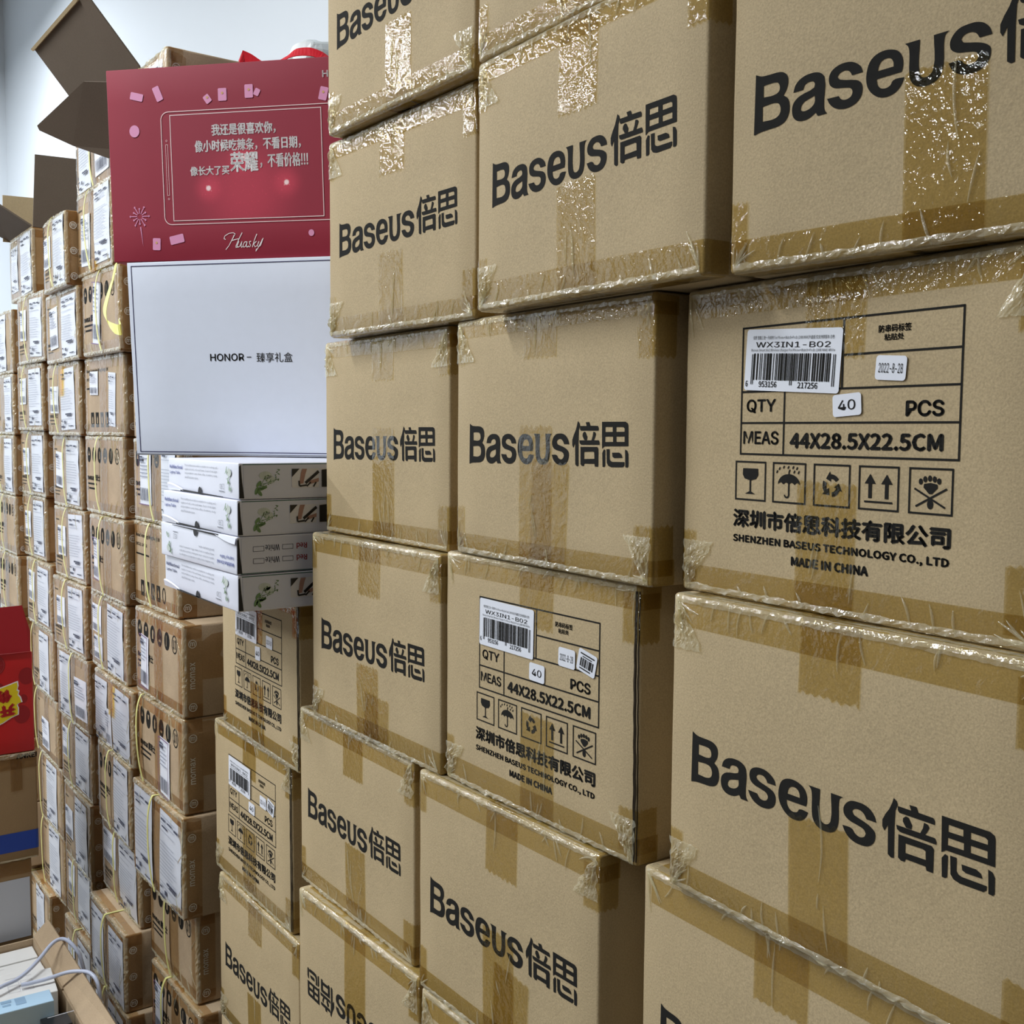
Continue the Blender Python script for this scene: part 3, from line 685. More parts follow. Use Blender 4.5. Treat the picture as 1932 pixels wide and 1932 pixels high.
# ------------------------------------------------------------------ the stacks of parcel cartons
MX = {
    'A2':[-1.9527, 0.5569, -0.3053, 0.0137, 0.2315, 0.1452],
    'A3':[-1.9122, 0.5448, -0.4547, 0.0182, 0.245, 0.1484],
    'A4':[-1.9029, 0.5441, -0.6097, 0.012, 0.2356, 0.154],
    'A5':[-1.9158, 0.5357, -0.7606, 0.0275, 0.2557, 0.1499],
    'A6':[-1.9136, 0.5619, -0.9415, 0.0909, 0.2181, 0.1483],
    'A7':[-1.887, 0.5538, -1.0665, 0.0472, 0.2403, 0.1455],
    'B0':[-2.2236, 0.5382, 0.2861, -0.0042, 0.2409, 0.1533],
    'B1':[-2.1924, 0.5365, 0.135, 0.0466, 0.2508, 0.1501],
    'B2':[-2.2305, 0.5474, -0.0143, 0.0674, 0.2418, 0.1483],
    'B3':[-2.2428, 0.549, -0.1633, 0.0416, 0.2459, 0.148],
    'B4':[-2.1908, 0.5408, -0.3155, 0.0124, 0.2482, 0.1512],
    'B5':[-2.2091, 0.5448, -0.46, -0.0102, 0.2485, 0.1436],
    'B6':[-2.1739, 0.5398, -0.5983, -0.0199, 0.2629, 0.1372],
    'B7':[-2.1577, 0.5387, -0.7393, -0.035, 0.2644, 0.14],
    'B8':[-2.1778, 0.5489, -0.8963, -0.011, 0.2567, 0.1339],
    'B9':[-2.1527, 0.5271, -1.0411, 0.0181, 0.2657, 0.1438],
    'C0':[-2.4328, 0.5206, 0.2753, -0.0253, 0.272, 0.1423],
    'C1':[-2.4756, 0.5318, 0.1336, 0.0145, 0.2596, 0.1407],
    'C2':[-2.505, 0.538, -0.0154, 0.0446, 0.2484, 0.148],
    'C3':[-2.5257, 0.55, -0.1664, 0.0197, 0.2342, 0.15],
    'C4':[-2.5143, 0.5473, -0.3175, 0.0449, 0.2402, 0.1501],
    'C5':[-2.5133, 0.5408, -0.4687, 0.0607, 0.244, 0.1502],
    'C6':[-2.5, 0.5425, -0.621, 0.0537, 0.2382, 0.1513],
    'C7':[-2.5103, 0.5502, -0.772, 0.0601, 0.2331, 0.1499],
    'C8':[-2.5002, 0.551, -0.9221, -0.0004, 0.2234, 0.1492],
    'C9':[-2.5523, 0.5624, -1.0915, 0.0382, 0.214, 0.1411],
    'D0':[-2.8572, 0.5358, 0.2959, -0.0095, 0.2516, 0.1455],
    'D1':[-2.7606, 0.5306, 0.1447, 0.0291, 0.2563, 0.1501],
    'D10':[-2.8676, 0.5562, -1.2563, 0.0005, 0.2093, 0.143],
    'D2':[-2.8036, 0.535, -0.0063, 0.0382, 0.2405, 0.1501],
    'D3':[-2.8297, 0.5431, -0.1563, 0.0427, 0.2333, 0.149],
    'D4':[-2.8412, 0.5466, -0.3038, 0.0312, 0.2273, 0.1465],
    'D5':[-2.7779, 0.5394, -0.4565, 0.0383, 0.2289, 0.1517],
    'D6':[-2.7701, 0.5465, -0.6122, -0.001, 0.2155, 0.1548],
    'D7':[-2.7596, 0.5505, -0.7652, 0.0057, 0.2011, 0.152],
    'D8':[-2.7356, 0.5525, -0.9285, 0.0301, 0.1857, 0.1622],
    'D9':[-2.7732, 0.5604, -1.0875, 0.044, 0.1809, 0.1581],
}
MX['B9'][1] -= .012; MX['D10'][1] -= .01; MX['A6'][3] = .03; MX['A6'][4] = .235; MX['A7'][3] = .03
MX['D8'][4] = .20; MX['D9'][4] = .20; MX['D7'][4] = .21
for i_, (z, x) in enumerate(((-.1590, -1.948), (-.0160, -1.945), (.1350, -1.955), (.2850, -1.96), (.4395, -1.975))):
    zt = (-.0165, .1345, .2845, .4390, .5925)[i_]
    MX['A' + '10!/.'[i_]] = [x, .5575, z, .01, .240, zt - z]
MX['B/'] = [-2.262, .5480, .4399, .0, .246, .1502]
for i_, (zb, zt) in enumerate(((.1305, .2815), (-.0175, .1295), (-.1655, -.0185), (-.3115, -.1665), (-.4600, -.3125), (-.611, -.461), (-.763, -.612))):
    MX['E' + str(i_ + 1)] = [-3.068, .5300, zb, .018, .232, zt - zb]
# snap each column into a stack and carry it down to the floor
for c_ in 'ABCDE':
    ns = sorted([n for n in MX if n[0] == c_], key=lambda n: MX[n][2])
    for a, b in zip(ns[:-1], ns[1:]):
        m_ = (MX[a][2] + MX[a][5] + MX[b][2]) / 2; top = MX[b][2] + MX[b][5]
        MX[a][5] = m_ - .0005 - MX[a][2]; MX[b][2] = m_ + .0005; MX[b][5] = top - m_ - .0005
    lo = MX[ns[0]]; rem = lo[2] - FLOOR_Z; k = max(1, round(rem / .15))
    if rem > .05:
        for i in range(k):
            h = rem / k; off = {'A': (.0, .004), 'B': (.03, .0), 'C': (.06, -.01), 'D': (.02, -.005), 'E': (0, 0)}[c_]
            MX[c_ + chr(97 + i)] = [lo[0] + off[0] * (i + 1) * .3, lo[1] + off[1], lo[2] - h * (i + 1) + .0005, .01, .235, h - .001]
for v in MX.values(): v[1] = min(v[1], .575); v[3] *= .5
for cl, cr_ in ('ED', 'DC', 'CB', 'BA'):        # neighbours in one layer must not run into each other
    for a in [n for n in MX if n[0] == cl]:
        for b in [n for n in MX if n[0] == cr_]:
            A, B_ = MX[a], MX[b]
            if A[2] < B_[2] + B_[5] - .002 and B_[2] < A[2] + A[5] - .002:
                lim = B_[0] - .006 - .29 * max(B_[3] - A[3], 0)
                if A[0] + A[4] > lim:
                    A[4] = lim - A[0]

SM = Surf(.243, .29, .148, r=.004, bulge=.0012)
def care_row(k, w, h, y, ry, n=6, rect=False):
    for i in range(n):
        cx = w * (.10 + .148 * i) if not rect else w * (.20 + .125 * i)
        if not rect:
            rx = .0125
            if i == n - 1:
                k.ring(cx, y, rx, ry, .0022)
                for s_ in (-1, 1): k.rect(cx + s_ * .004 - .0012, y - ry * .5, cx + s_ * .004 + .0012, y + ry * .5); k.poly([(cx + s_ * .004 - .003, y + s_ * ry * .3), (cx + s_ * .004 + .003, y + s_ * ry * .3), (cx + s_ * .004, y + s_ * ry * .6)])
            else:
                cut = [[(cx - .0055, y - ry * .1), (cx, y + ry * .6), (cx + .0055, y - ry * .1)], [(cx - .005, y + ry * .5), (cx + .005, y + ry * .5), (cx + .003, y), (cx - .003, y)], [(cx - .004, y - ry * .5), (cx + .004, y - ry * .5), (cx + .004, y + ry * .35), (cx, y + ry * .6), (cx - .004, y + ry * .35)],
                       [(cx - .005, y - ry * .45), (cx + .005, y - ry * .45), (cx + .005, y - ry * .2), (cx - .005, y - ry * .2)], [(cx - .005, y - ry * .6), (cx - .002, y - ry * .6), (cx - .002, y + ry * .6), (cx - .005, y + ry * .6)]][i % 5]
                el = [(cx + rx * math.cos(2 * PI * q / 20), y + ry * math.sin(2 * PI * q / 20)) for q in range(20)]
                k.add(loops_vf([el, cut]))
        else:
            if i == n - 1: k.ring(cx, y, .009, ry, .003)
            else:
                k.add(loops_vf([[(cx - .0095, y - ry), (cx + .0095, y - ry), (cx + .0095, y + ry), (cx - .0095, y + ry)], [(cx - .004, y - ry * .5), (cx + .004, y - ry * .5), (cx + .004, y + ry * .2), (cx, y + ry * .6), (cx - .004, y + ry * .2)]]))
def maker_text(k, x, y, s=1.0):
    k.text('momax 摩米士', x, y, x + .085 * s, y + .0125 * s, .03, res=1)
    k.rect(x, y - .008 * s, x + .062 * s, y - .0045 * s); k.rect(x + .009 * s, y - .017 * s, x + .055 * s, y - .0135 * s); k.rect(x, y - .019 * s, x + .004 * s, y - .0115 * s)
_k = Ink(); care_row(_k, .243, .148, .112, .0150); maker_text(_k, .012, .062); icons_me = mesh('care_print', _k.fine().mapped(on(SM, .0004)), _k.f, INK)
_k = Ink(); care_row(_k, .243, .148, .030, .0140, 5, True)
_k.text('Momax Technology (Hong Kong) Ltd', .012, .118, .150, .127, .02, res=1); _k.text('(852) 2402', .012, .103, .08, .110, .02, res=1); _k.rect(.012, .088, .09, .091)
rects_me = mesh('care_print', _k.fine().mapped(on(SM, .0004)), _k.f, INK)
_k = Ink(); maker_text(_k, .010, .036, .8); _k.rect(.012, .118, .04, .121); text_me = mesh('maker_print', _k.fine().mapped(on(SM, .0004)), _k.f, INK2)

def way_prints(rr, w, h):
    a, b = Ink(), Ink()
    n = 22
    for i in range(n):
        y = h / 2 - h * (.05 + .9 * i / n)
        x = -w * .42
        if .30 < i / n < .72 or rr.random() < .4:
            a.rect(x, y, x + w * rr.uniform(.55, .84), y + h * .006)
    b.rect(-w * .4, h * .40, -w * .2, h * .425); b.rect(-w * .1, h * .41, w * .1, h * .43); b.rect(w * .2, h * .4, w * .38, h * .425)
    b.rect(-w * .35, h * .33, -w * .1, h * .35)
    b.rect(-w * .1, -h * .26, w * .32, -h * .235); b.rect(w * .0, -h * .285, w * .3, -h * .265)
    b.rect(-w * .42, -h * .36, -w * .32, -h * .34); b.rect(-w * .2, -h * .40, -w * .1, -h * .35)
    b.rect(-w * .42, -h * .46, -w * .2, -h * .43); b.rect(w * .1, -h * .45, w * .4, -h * .435)
    return a, b
def small_prints(rr, w, h):
    a, b = Ink(), Ink()
    for i in range(6): a.rect(-w * .4, h * (.38 - .07 * i), w * rr.uniform(.0, .4), h * (.4 - .07 * i))
    x = -w * .4
    while x < w * .38:
        q = rr.choice((.0008, .0014, .002)); b.rect(x, -h * .42, x + q, -h * .18); x += q + rr.choice((.001, .0016))
    b.rect(-w * .42, h * .33, -w * .15, h * .43)
    return a, b
def slip(S, t, u, v, w, h, rot, kind, seed, name=None):
    rr = random.Random(seed)
    m = WAYBILL if kind == 'long' else PAPER
    nm_ = name or ('waybill_sheet' if kind == 'long' else 'shipping_label')
    vs, fs = strip_vf(S, u - w / 2, u + w / 2, v - h / 2, v + h / 2, off=.0011, rot=rot, step=.02)
    vs = [Vector(p) + Vector((0, -abs(noise.noise(Vector((p[0] * 40 + seed, p[2] * 40, 0)))) * (.0022 if kind == 'long' else .0015), 0)) for p in vs]
    o = link(nm_, mesh(nm_, vs, fs, m, True), None, t)
    a, b = (way_prints if kind == 'long' else small_prints)(rr, w, h)
    Tt = tilt(u, v, rot)
    fa = lambda x, y: S.uv(*Tt(x, y), .0011) + Vector((0, -.0026, 0))
    a.build('faint_print', WAYPRINT, o, fa); b.build('dark_print', WAYDARK, o, fa)
    return o
def mstrap(S, t, u, bow, seed, m=STRAP):
    rr = random.Random(seed); h = S.h
    pts = [(u + .004, .045, h + .0002), (u + .002, .004, h + .0002), (u, -.0045, h - .004), (u - bow * .5, -.010, h * .8), (u - bow, -.010, h * .5), (u - bow * .3, -.008, h * .22), (u + .010, -.0055, .005)]
    return ribbon('packing_strap', pts, (.0068, 0, 0.001), m, t, .0007)
# what each carton's face shows
L, SM_, ST = 'long', 'small', 'strap'
PT = {  # kind, then items: (type, u, v, w, h, rot) as fractions of the face
    'std': ('text', [(SM_, .27, .52, .26, .42, .03), (L, .72, .50, .42, .86, .02), (ST, .45)]),
    'std2': ('text', [(SM_, .24, .58, .24, .46, -.05), (L, .70, .50, .42, .84, -.02), (ST, .42)]),
    'icon': ('icons', [(ST, .40)]), 'icon_s': ('icons', [(SM_, .22, .45, .17, .52, -.06), (ST, .42)]),
    'rects': ('rects', [(ST, .35)]), 'two': ('text', [(L, .26, .47, .36, .92, .01), (ST, .52), (L, .78, .46, .38, .88, -.02)]),
    'swap': ('text', [(L, .28, .50, .36, .88, .01), (ST, .54), (SM_, .77, .42, .36, .56, .02)])}
FACE = {'B0': ('text', [(SM_, .28, .42, .28, .62, -.04), (L, .75, .52, .42, .88, .02), (ST, .42)]), 'B1': ('icons', [(SM_, .43, .50, .20, .74, -.10), (ST, .55)]),
        'B2': ('rects', [(SM_, .27, .67, .22, .30, -.02), (L, .72, .45, .16, .66, -.08)]), 'B3': PT['icon'], 'B4': PT['icon_s'],
        'B5': ('text', [(SM_, .19, .66, .26, .38, .0), (SM_, .22, .27, .24, .32, 0), (ST, .37), (L, .70, .48, .42, .88, -.02)]), 'B6': ('text', [(L, .20, .45, .34, .9, 0), (SM_, .40, .30, .14, .5, .02), (L, .72, .46, .42, .9, -.02)]),
        'B7': ('icons', [(ST, .42), (L, .74, .5, .42, .92, -.02)]), 'B8': ('text', [(SM_, .23, .62, .34, .44, 0), (ST, .44), (L, .72, .46, .44, .9, 0)]), 'B9': PT['two'],
        'A2': ('rects', [(ST, .42)]), 'A3': ('icons', [(SM_, .22, .40, .17, .60, -.06)]), 'A4': ('icons', [(SM_, .62, .36, .20, .62, -.05), (ST, .12)]),
        'A5': ('text', [(L, .24, .5, .38, .92, 0), (ST, .46), (L, .78, .46, .40, .92, -.05)]), 'A6': ('icons', [(ST, .46)]), 'A7': ('icons', [(SM_, .18, .45, .17, .66, -.05), (ST, .36)]),
        'A1': ('icons', [(SM_, .30, .52, .26, .62, .0), (ST, .48), (L, .80, .5, .3, .9, 0)]),
        'C2': ('text', [(SM_, .24, .50, .28, .38, 0), (L, .66, .5, .42, .84, .01), (ST, .36)]), 'C3': ('text', [(SM_, .26, .52, .26, .50, -.04), (L, .72, .5, .42, .88, .01), (ST, .52)]),
        'C1': ('text', [(SM_, .28, .5, .26, .6, .05), (L, .74, .48, .42, .86, .02)]), 'C0': ('text', [(SM_, .22, .55, .30, .44, .03), (L, .72, .5, .46, .92, .01), (ST, .48)]),
        'C6': PT['swap'], 'C7': ('text', [(SM_, .18, .6, .22, .44, 0), (ST, .40), (L, .70, .5, .42, .86, -.02)]), 'C8': ('text', [(SM_, .2, .48, .3, .4, 0), (L, .66, .48, .44, .9, 0)]),
        'D0': ('text', [(L, .24, .5, .3, .72, 0), (L, .74, .5, .42, .9, 0)]), 'D2': ('text', [(SM_, .26, .6, .26, .40, .02), (L, .72, .5, .46, .84, .02), (ST, .38)]),
        'D6': ('text', [(ST, .14), (L, .58, .48, .44, .88, 0)]), 'D7': ('text', [(SM_, .45, .36, .34, .46, 0), (ST, .1)]), 'D8': ('text', [(ST, .08), (L, .5, .5, .48, .88, 0)]), 'D9': ('text', [(ST, .1), (L, .55, .5, .48, .9, 0)]),
        'D10': ('text', [(ST, .08), (L, .55, .5, .4, .85, 0)]), 'E1': ('text', [(L, .45, .5, .5, .9, 0)]), 'E2': ('text', [(L, .74, .5, .34, .9, 0)]), 'E3': ('text', [(L, .7, .5, .38, .88, 0), (ST, .35)]),
        'E4': PT['icon'], 'E5': PT['icon']}
DESC = {'text': 'parcel carton with white shipping sheets', 'icons': 'parcel carton with oval care symbols', 'rects': 'parcel carton with square care symbols'}
COLN = {'A': 'rightmost parcel column', 'B': 'second parcel column from right', 'C': 'third parcel column from right', 'D': 'fourth parcel column from right', 'E': 'leftmost parcel column'}
ORD = ['topmost', 'second', 'third', 'fourth', 'fifth', 'sixth', 'seventh', 'eighth', 'ninth', 'tenth', 'eleventh', 'twelfth', 'thirteenth', 'fourteenth', 'fifteenth']
_k = Ink(); 
def parcel(n_, rank):
    X, Y, Z, a, w, h = MX[n_]; col = n_[0]; seed = ord(col) * 31 + int(Z * 1000) % 977; rr = random.Random(seed)
    kind, items = FACE.get(n_) or PT[rr.choice(('std', 'std2', 'std', 'std2', 'swap'))]
    ex = ''
    t = thing('parcel_carton', f'{DESC[kind]}, {ORD[rank]}{" down" if rank else ""} in the {COLN[col]}', 'carton', (X, Y, Z), a, 'parcel cartons stacked along the wall')
    d = .29 if col != 'A' else .30
    S = Surf(w, d, h, r=.004, bulge=.0012, seed=seed % 89, lump=.0016)
    link('carton_body', mesh('carton_body', *S.body(6), KRAFT2, True), None, t)
    hidden = n_[1] in 'abcde' or n_ in ('A0', 'A!', 'A/', 'E6', 'E7')
    me = {'icons': icons_me, 'rects': rects_me, 'text': text_me}[kind]
    o = link(me.name.split('.')[0], me, None, t); o.scale = (w / .243, 1, h / .148); o['kind'] = 'stuff'
    if n_[1] in 'bcde' or n_ in ('A0', 'A!', 'A/'): return t
    tp = lambda *q, **kk: strip('tape_strip', S, TAPE2, t, *q, **kk)
    tp(-.01, w + .03, h - .022, h + .02, off=.0006, seed=seed); tp(-.01, w + .03, -.015, .022, off=.0006, seed=seed + 1)
    uc = w * rr.uniform(.44, .56)
    tp(uc - .022, uc + .022, -.01, h + .01, off=.0009, seed=seed + 2, rot=rr.uniform(-.03, .03))
    tp(w - .022, w + .03, .0, h, off=.0012, seed=seed + 3); tp(-.012, .02, .0, h, off=.0012, seed=seed + 4)
    # white lettering on the brown tape round the right-hand corner
    if col in 'ABC' or rr.random() < .5:
        k = Ink(); c0 = w + .014; v = -.004
        for q in range(3):
            v = h * (.12 + .34 * q + .0)
            if q != 1 or col != 'A': k.ring(c0, v, .0068, .0068, .0012, 14); k.text('m', c0 - .0035, v - .003, c0 + .0035, v + .003, .03, res=1, font='sans')
            else: k.text('momax', c0 - .021, v - .004, c0 + .021, v + .004, .02, res=1, rot=PI / 2, font='sans')
        k.build('tape_lettering', WHITE_T, t, on(S, .0018))
    crumple('tape_fold', S, CLEAR, t, .003, w + .002, h - .007, h + .008, amp=.0055, seed=seed, nu=44, nv=5, fu=120, fv=160)
    crumple('tape_fold', S, CLEAR, t, .003, w, -.003, .007, amp=.0045, seed=seed + 7, nu=40, nv=4, fu=120, fv=160)
    crumple('tape_fold', S, CLEAR, t, w - .005, w + .006, .004, h - .004, amp=.0045, seed=seed + 8, nu=5, nv=30, fu=160, fv=120)
    seg = []
    for _ in range(10):
        e = rr.random()
        if e < .5: u = rr.uniform(.01, w - .01); seg.append((u, h - .002, u + rr.uniform(-.02, .02), h - rr.uniform(.012, .05)))
        elif e < .8: u = rr.uniform(.01, w - .01); seg.append((u, .002, u + rr.uniform(-.02, .02), rr.uniform(.012, .04)))
        else: seg.append((w - .002, rr.uniform(.02, h - .02), w - rr.uniform(.01, .04), rr.uniform(.02, h - .02)))
    creases('tape_crease', S, CLEAR, t, seg, .0012, .0018)
    for i_, it in enumerate(items):
        if it[0] == ST:
            if n_ in ('C2', 'B3', 'D9') or rr.random() < 2: mstrap(S, t, it[1] * w, rr.uniform(-.006, .012), seed + i_)
        else:
            _, u, v, ww, hh, rot = it
            o = slip(S, t, u * w, v * h, ww * w, hh * h, rot + rr.uniform(-.02, .02), it[0], seed + i_ * 3)
            if it[0] == SM_ and kind == 'icons' and col in 'AB':
                k = Ink(); Tt = tilt(u * w, v * h, rot); k.frame(-ww * w / 2, -hh * h / 2, ww * w / 2, hh * h / 2, .0016)
                k.build('purple_border', PURPLE, o, lambda x, y: S.uv(*Tt(x, y), .0022) + Vector((0, -.002, 0)))
    if n_ in ('B6', 'C2', 'B0', 'E1'):
        uu, vv = {'B6': (.52, .80), 'C2': (.50, .82), 'B0': (.5, .02), 'E1': (.16, .6)}[n_]
        strip('orange_tape', S, TAPE_O, t, w * uu - .015, w * uu + .015, h * vv - .04, h * vv + .02, off=.0045, rag=(1, 1, 2, 0), seed=3)
    # printing on the right side where it shows
    if n_ in ('A3', 'A4'):
        k = Ink(); k.text('MOMAX TECHNOLOGY', w + .085, .049, w + .225, .060, .03, res=1, font='sans'); k.text('(852) 2402 1010', w + .115, .029, w + .20, .040, .01, res=1)
        k.ell(w + .095, .0345, .0095, .0095); k.line(w + .087, .012, w + .22, .012, .007)
        k.build('maker_print', INK, t, on(S, .0004))
        strip('tape_strip', S, TAPE2, t, w + .03, w + .09, .06, h, off=.0005, seed=4)
    return t
ROOT = {}
for c_ in 'ABCDE':
    ns = sorted([n for n in MX if n[0] == c_], key=lambda n: -MX[n][2])
    for i_, n_ in enumerate(ns): ROOT[n_] = parcel(n_, i_)

# loose loop of bright strap in front of the second column
lp = ribbon('strap_loop', [(-1.9329, .530, .2809), (-1.9087, .518, .2524), (-1.9091, .510, .2252), (-1.9262, .508, .2001), (-1.9154, .508, .1797), (-1.8803, .510, .1656), (-1.8733, .520, .1640), (-1.9128, .527, .1787)], [(.016, 0, .004), (.019, 0, .006), (.021, 0, .0), (.02, 0, -.006), (.017, 0, -.012), (.008, 0, -.018), (.006, 0, -.018), (.004, 0, -.014)], STRAP_B)
tag(lp, 'loose loop of bright yellow strap hanging beside the white gift box', 'strap')

# ------------------------------------------------------------------ open cartons with raised flaps on top of the parcel stacks
uf = ROOT['D0']
o = MX['D0']; zt = o[2] + o[5]; xr = o[0] + o[4]
bpy.context.view_layer.update()
def locals_(P, o): return [o.matrix_world.inverted() @ Vector(p) for p in P]
panel('flap', locals_([(xr, .545, .5988), (xr, .72, .604), (xr, .72, zt), (xr, .537, zt)], uf), .0035, KRAFT_SHADE, uf)
panel('flap', locals_([(xr - .002, .534, zt + .001), (xr - .25, .534, zt + .001), (xr - .30, .44, .4990), (xr - .035, .447, .503)], uf), .0035, KRAFT_SHADE, uf)
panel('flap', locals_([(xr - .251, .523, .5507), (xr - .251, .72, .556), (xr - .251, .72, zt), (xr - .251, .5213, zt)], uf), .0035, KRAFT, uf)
ub = ROOT['B/']
panel('flap', locals_([(-1.9807, .4187, .5026), (-1.8638, .4659, .5535), (-1.80, .515, .545), (-1.86, .545, .455), (-1.9037, .5131, .4476), (-1.9466, .4665, .4700), (-1.9826, .4223, .4958)], ub), .0035, KRAFT_SHADE, ub)
panel('flap', locals_([(-2.1851, .4616, .6891), (-2.0118, .4989, .7333), (-1.9892, .5073, .7334), (-1.9643, .5836, .6263), (-1.985, .60, .600), (-2.0155, .5975, .5734), (-2.1684, .5169, .6106)], ub), .0035, KRAFT_SHADE, ub)
panel('lit_edge', locals_([(-2.1851, .4616, .6891), (-2.0118, .4989, .7333), (-2.0105, .4955, .7385), (-2.1875, .4580, .6925)], ub), .005, KRAFT, ub)  # pale strip: light on the flap's free edge put into the colour
ub['label'] = 'open carton with two raised, shaded brown flaps behind the red gift box'
uf['label'] = 'open parcel carton with raised lid flaps, topmost in the fourth parcel column from right'

# ------------------------------------------------------------------ gift boxes on the laptop-table boxes
FOAM = mat('milky_plastic', rgb(225, 232, 232), 0.4, 0.5)
GREYB = mat('white_coated_board', rgb(226, 228, 240), 0.35, 0.5, var=0.02, vscale=25, bump=.15, bscale=25)
GREYS = mat('grey_coated_board', rgb(216, 219, 234), 0.4, 0.5)
DARKGAP = mat('dark_gap', rgb(30, 30, 32), 0.7)
BLUEINK = mat('blue_ink', rgb(88, 104, 176), 0.5); REDINK = mat('red_ink', rgb(190, 40, 50), 0.5)
GREENE = mat('green_edge_line', rgb(30, 90, 80), 0.5)
LEAF = mat('leaf_green_print', rgb(108, 142, 92), 0.5, var=.2, vscale=80); LEAF2 = mat('pale_leaf_print', rgb(196, 204, 196), 0.5, var=.1, vscale=60)
SKINP = mat('skin_tone_print', rgb(170, 130, 115), 0.5); PHOTOW = mat('photo_white', rgb(222, 220, 222), 0.4); PHOTOB = mat('photo_black', rgb(22, 20, 22), 0.4)
LAPL = ['lowest of the four, level with the rim', 'third from the top, turned so its print is upside down', 'second from the top', 'topmost, directly under the white gift box']
LH = [-.217, -.1725, -.1265, -.0830, -.0392]
LP = [(-1.233, .471, 0.0, .273), (-1.233, .470, .02, .268), (-1.232, .471, .018, .262), (-1.232, .473, -.008, .265)]
def lap_box(i):
    X, Y, a, L_ = LP[i]; h = LH[i + 1] - LH[i] - .0008; W = .245; flip = (i == 1)
    t = thing('flat_product_box', 'white flat laptop table box, ' + LAPL[i], 'box', (X, Y, LH[i]), a, 'four flat white boxes under the gift boxes')
    # the carton: a tray with its lid flap in front; the corner at the origin is the one nearest the camera
    x0 = -L_
    S = Surf(L_, W, h, r=.0015, bulge=.0005, seed=i, lump=.0005)
    off = Vector((x0, 0, 0))
    vs, fs = S.body(6); link('box_body', mesh('box_body', [v + off for v in vs], fs, GREYB, True), None, t)
    # the printed long side facing right
    R = lambda y, z, e=.0006: Vector((e, y, z))
    k = Ink().rect(.006, .002, W - .002, h - .002); k.build('side_panel', GREYS, t, lambda x, y: R(x, y, .0004))
    k = Ink().poly([(0.0005, 0.0015), (.0065, .0015), (.004, h * .5), (.0025, h - .002), (0.0005, h - .004)]); k.build('lid_slot', DARKGAP, t, lambda x, y: R(x, y, .0007))
    k = Ink(); k.rect(.005, h - .0022, W, h - .0012) if not flip else k.rect(.005, .0006, W, .0014); k.build('edge_line', GREENE, t, lambda x, y: R(x, y, .0006))
    rr = random.Random(4)
    if not flip:
        g, g2 = Ink(), Ink()
        for (cx, cy, a_, r_) in ((.022, .010, 1.2, .005), (.0255, .0075, 2.2, .0048), (.031, .0135, .2, .0042), (.0245, .0180, .9, .0045), (.0275, .0120, .1, .004)): g.ell(cx, cy, r_, r_ * .45, 10, a_)
        for _ in range(34):
            q = rr.random(); g.ell(.026 + .026 * q, .015 + .014 * q + rr.uniform(-.006, .008), rr.uniform(.0008, .0019), .0006, 7, rr.uniform(0, 3))
        g2.ell(.033, .028, .008, .005, 16); g2.ell(.039, .023, .006, .005, 16)
        g.line(.021, .006, .034, .028, .0006); g.line(.026, .016, .05, .024, .0005)
        g2.build('leaf_haze_print', LEAF2, t, lambda x, y: R(x, y, .0007)); g.build('leaf_print', LEAF, t, lambda x, y: R(x, y, .0009))
        for q, (a, b) in enumerate(((.0665, .1015), (.1045, .1395), (.1425, .1775))):
            ph = Ink().rect(a, .0125, b, h - .0075).build('photo_print', PHOTOW, t, lambda x, y: R(x, y, .0007))
            W_ = b - a; k = Ink()
            if q == 0:
                k.poly([(a, h - .0075), (a, h - .0175), (a + W_ * .28, h - .0075)]); k.line(a + W_ * .28, .0145, a + W_ * .55, .0155, .002); k.line(a + W_ * .28, .0145, a + W_ * .26, .021, .002); k.line(a + W_ * .5, .018, b, h - .011, .0035); k.line(a + W_ * .55, .014, a + W_ * .7, .019, .0018); k.line(a + W_ * .8, .0135, a + W_ * .9, .019, .0018)
                s_ = Ink(); s_.poly([(a + W_ * .28, .017), (a + W_ * .33, h - .013), (a + W_ * .38, h - .0078), (a + W_ * .56, h - .0078), (a + W_ * .50, h - .014), (a + W_ * .42, .0175)]); s_.poly([(a + W_ * .6, .020), (b, .024), (b, .0195), (a + W_ * .66, .0165)])
                s_.build('hand_print', SKINP, ph, lambda x, y: R(x, y, .0011))
            else: k.poly([(a + .001, .013), (b, .013), (b, h - .013), (a + W_ * .4, h - .0078), (a + .001, h - .009)])
            k.build('dark_shape_print', PHOTOB, ph, lambda x, y: R(x, y, .0013))
    else:
        k, r_ = Ink(), Ink()
        for y in (.0125, .0270):
            k.frame(.0205, y, .0340, y + .0058, .0005); k.text('White', .0358, y - .0005, .0540, y + .0072, .005, rot=PI, res=2); k.frame(.0578, y + .001, .0715, y + .0065, .0005); r_.text('Red', .0765, y + .0005, .0900, y + .0075, .012, rot=PI)
        k.build('option_print', WAYDARK, t, lambda x, y: R(x, y, .0007)); r_.build('red_lettering', REDINK, t, lambda x, y: R(x, y, .0007))
    # the short side facing the aisle
    F = lambda x, z: Vector((x, -.0007 - .0005, z))
    TT = (lambda x, y: (x, y)) if not flip else (lambda x, y: (-L_ - x + .002, h - y))
    G = lambda x, y: F(*TT(x, y))
    k = Ink(); z0 = h - .0058
    rot = PI if flip else 0
    def tx(k, s, x0, y0, x1, y1, b):
        (a, c), (d, e) = TT(x0, y0), TT(x1, y1)
        k.text(s, min(a, d), min(c, e), max(a, d), max(c, e), b, rot=rot, res=1)
    k = Ink(); tx(k, 'Multifunctional', x0 + .009, h - .0135, x0 + .062, h - .0085, .02); tx(k, 'Laptop Table', x0 + .009, h - .0215, x0 + .052, h - .0165, .02)
    k.build('title_lettering', BLUEINK, t, F)
    k = Ink()
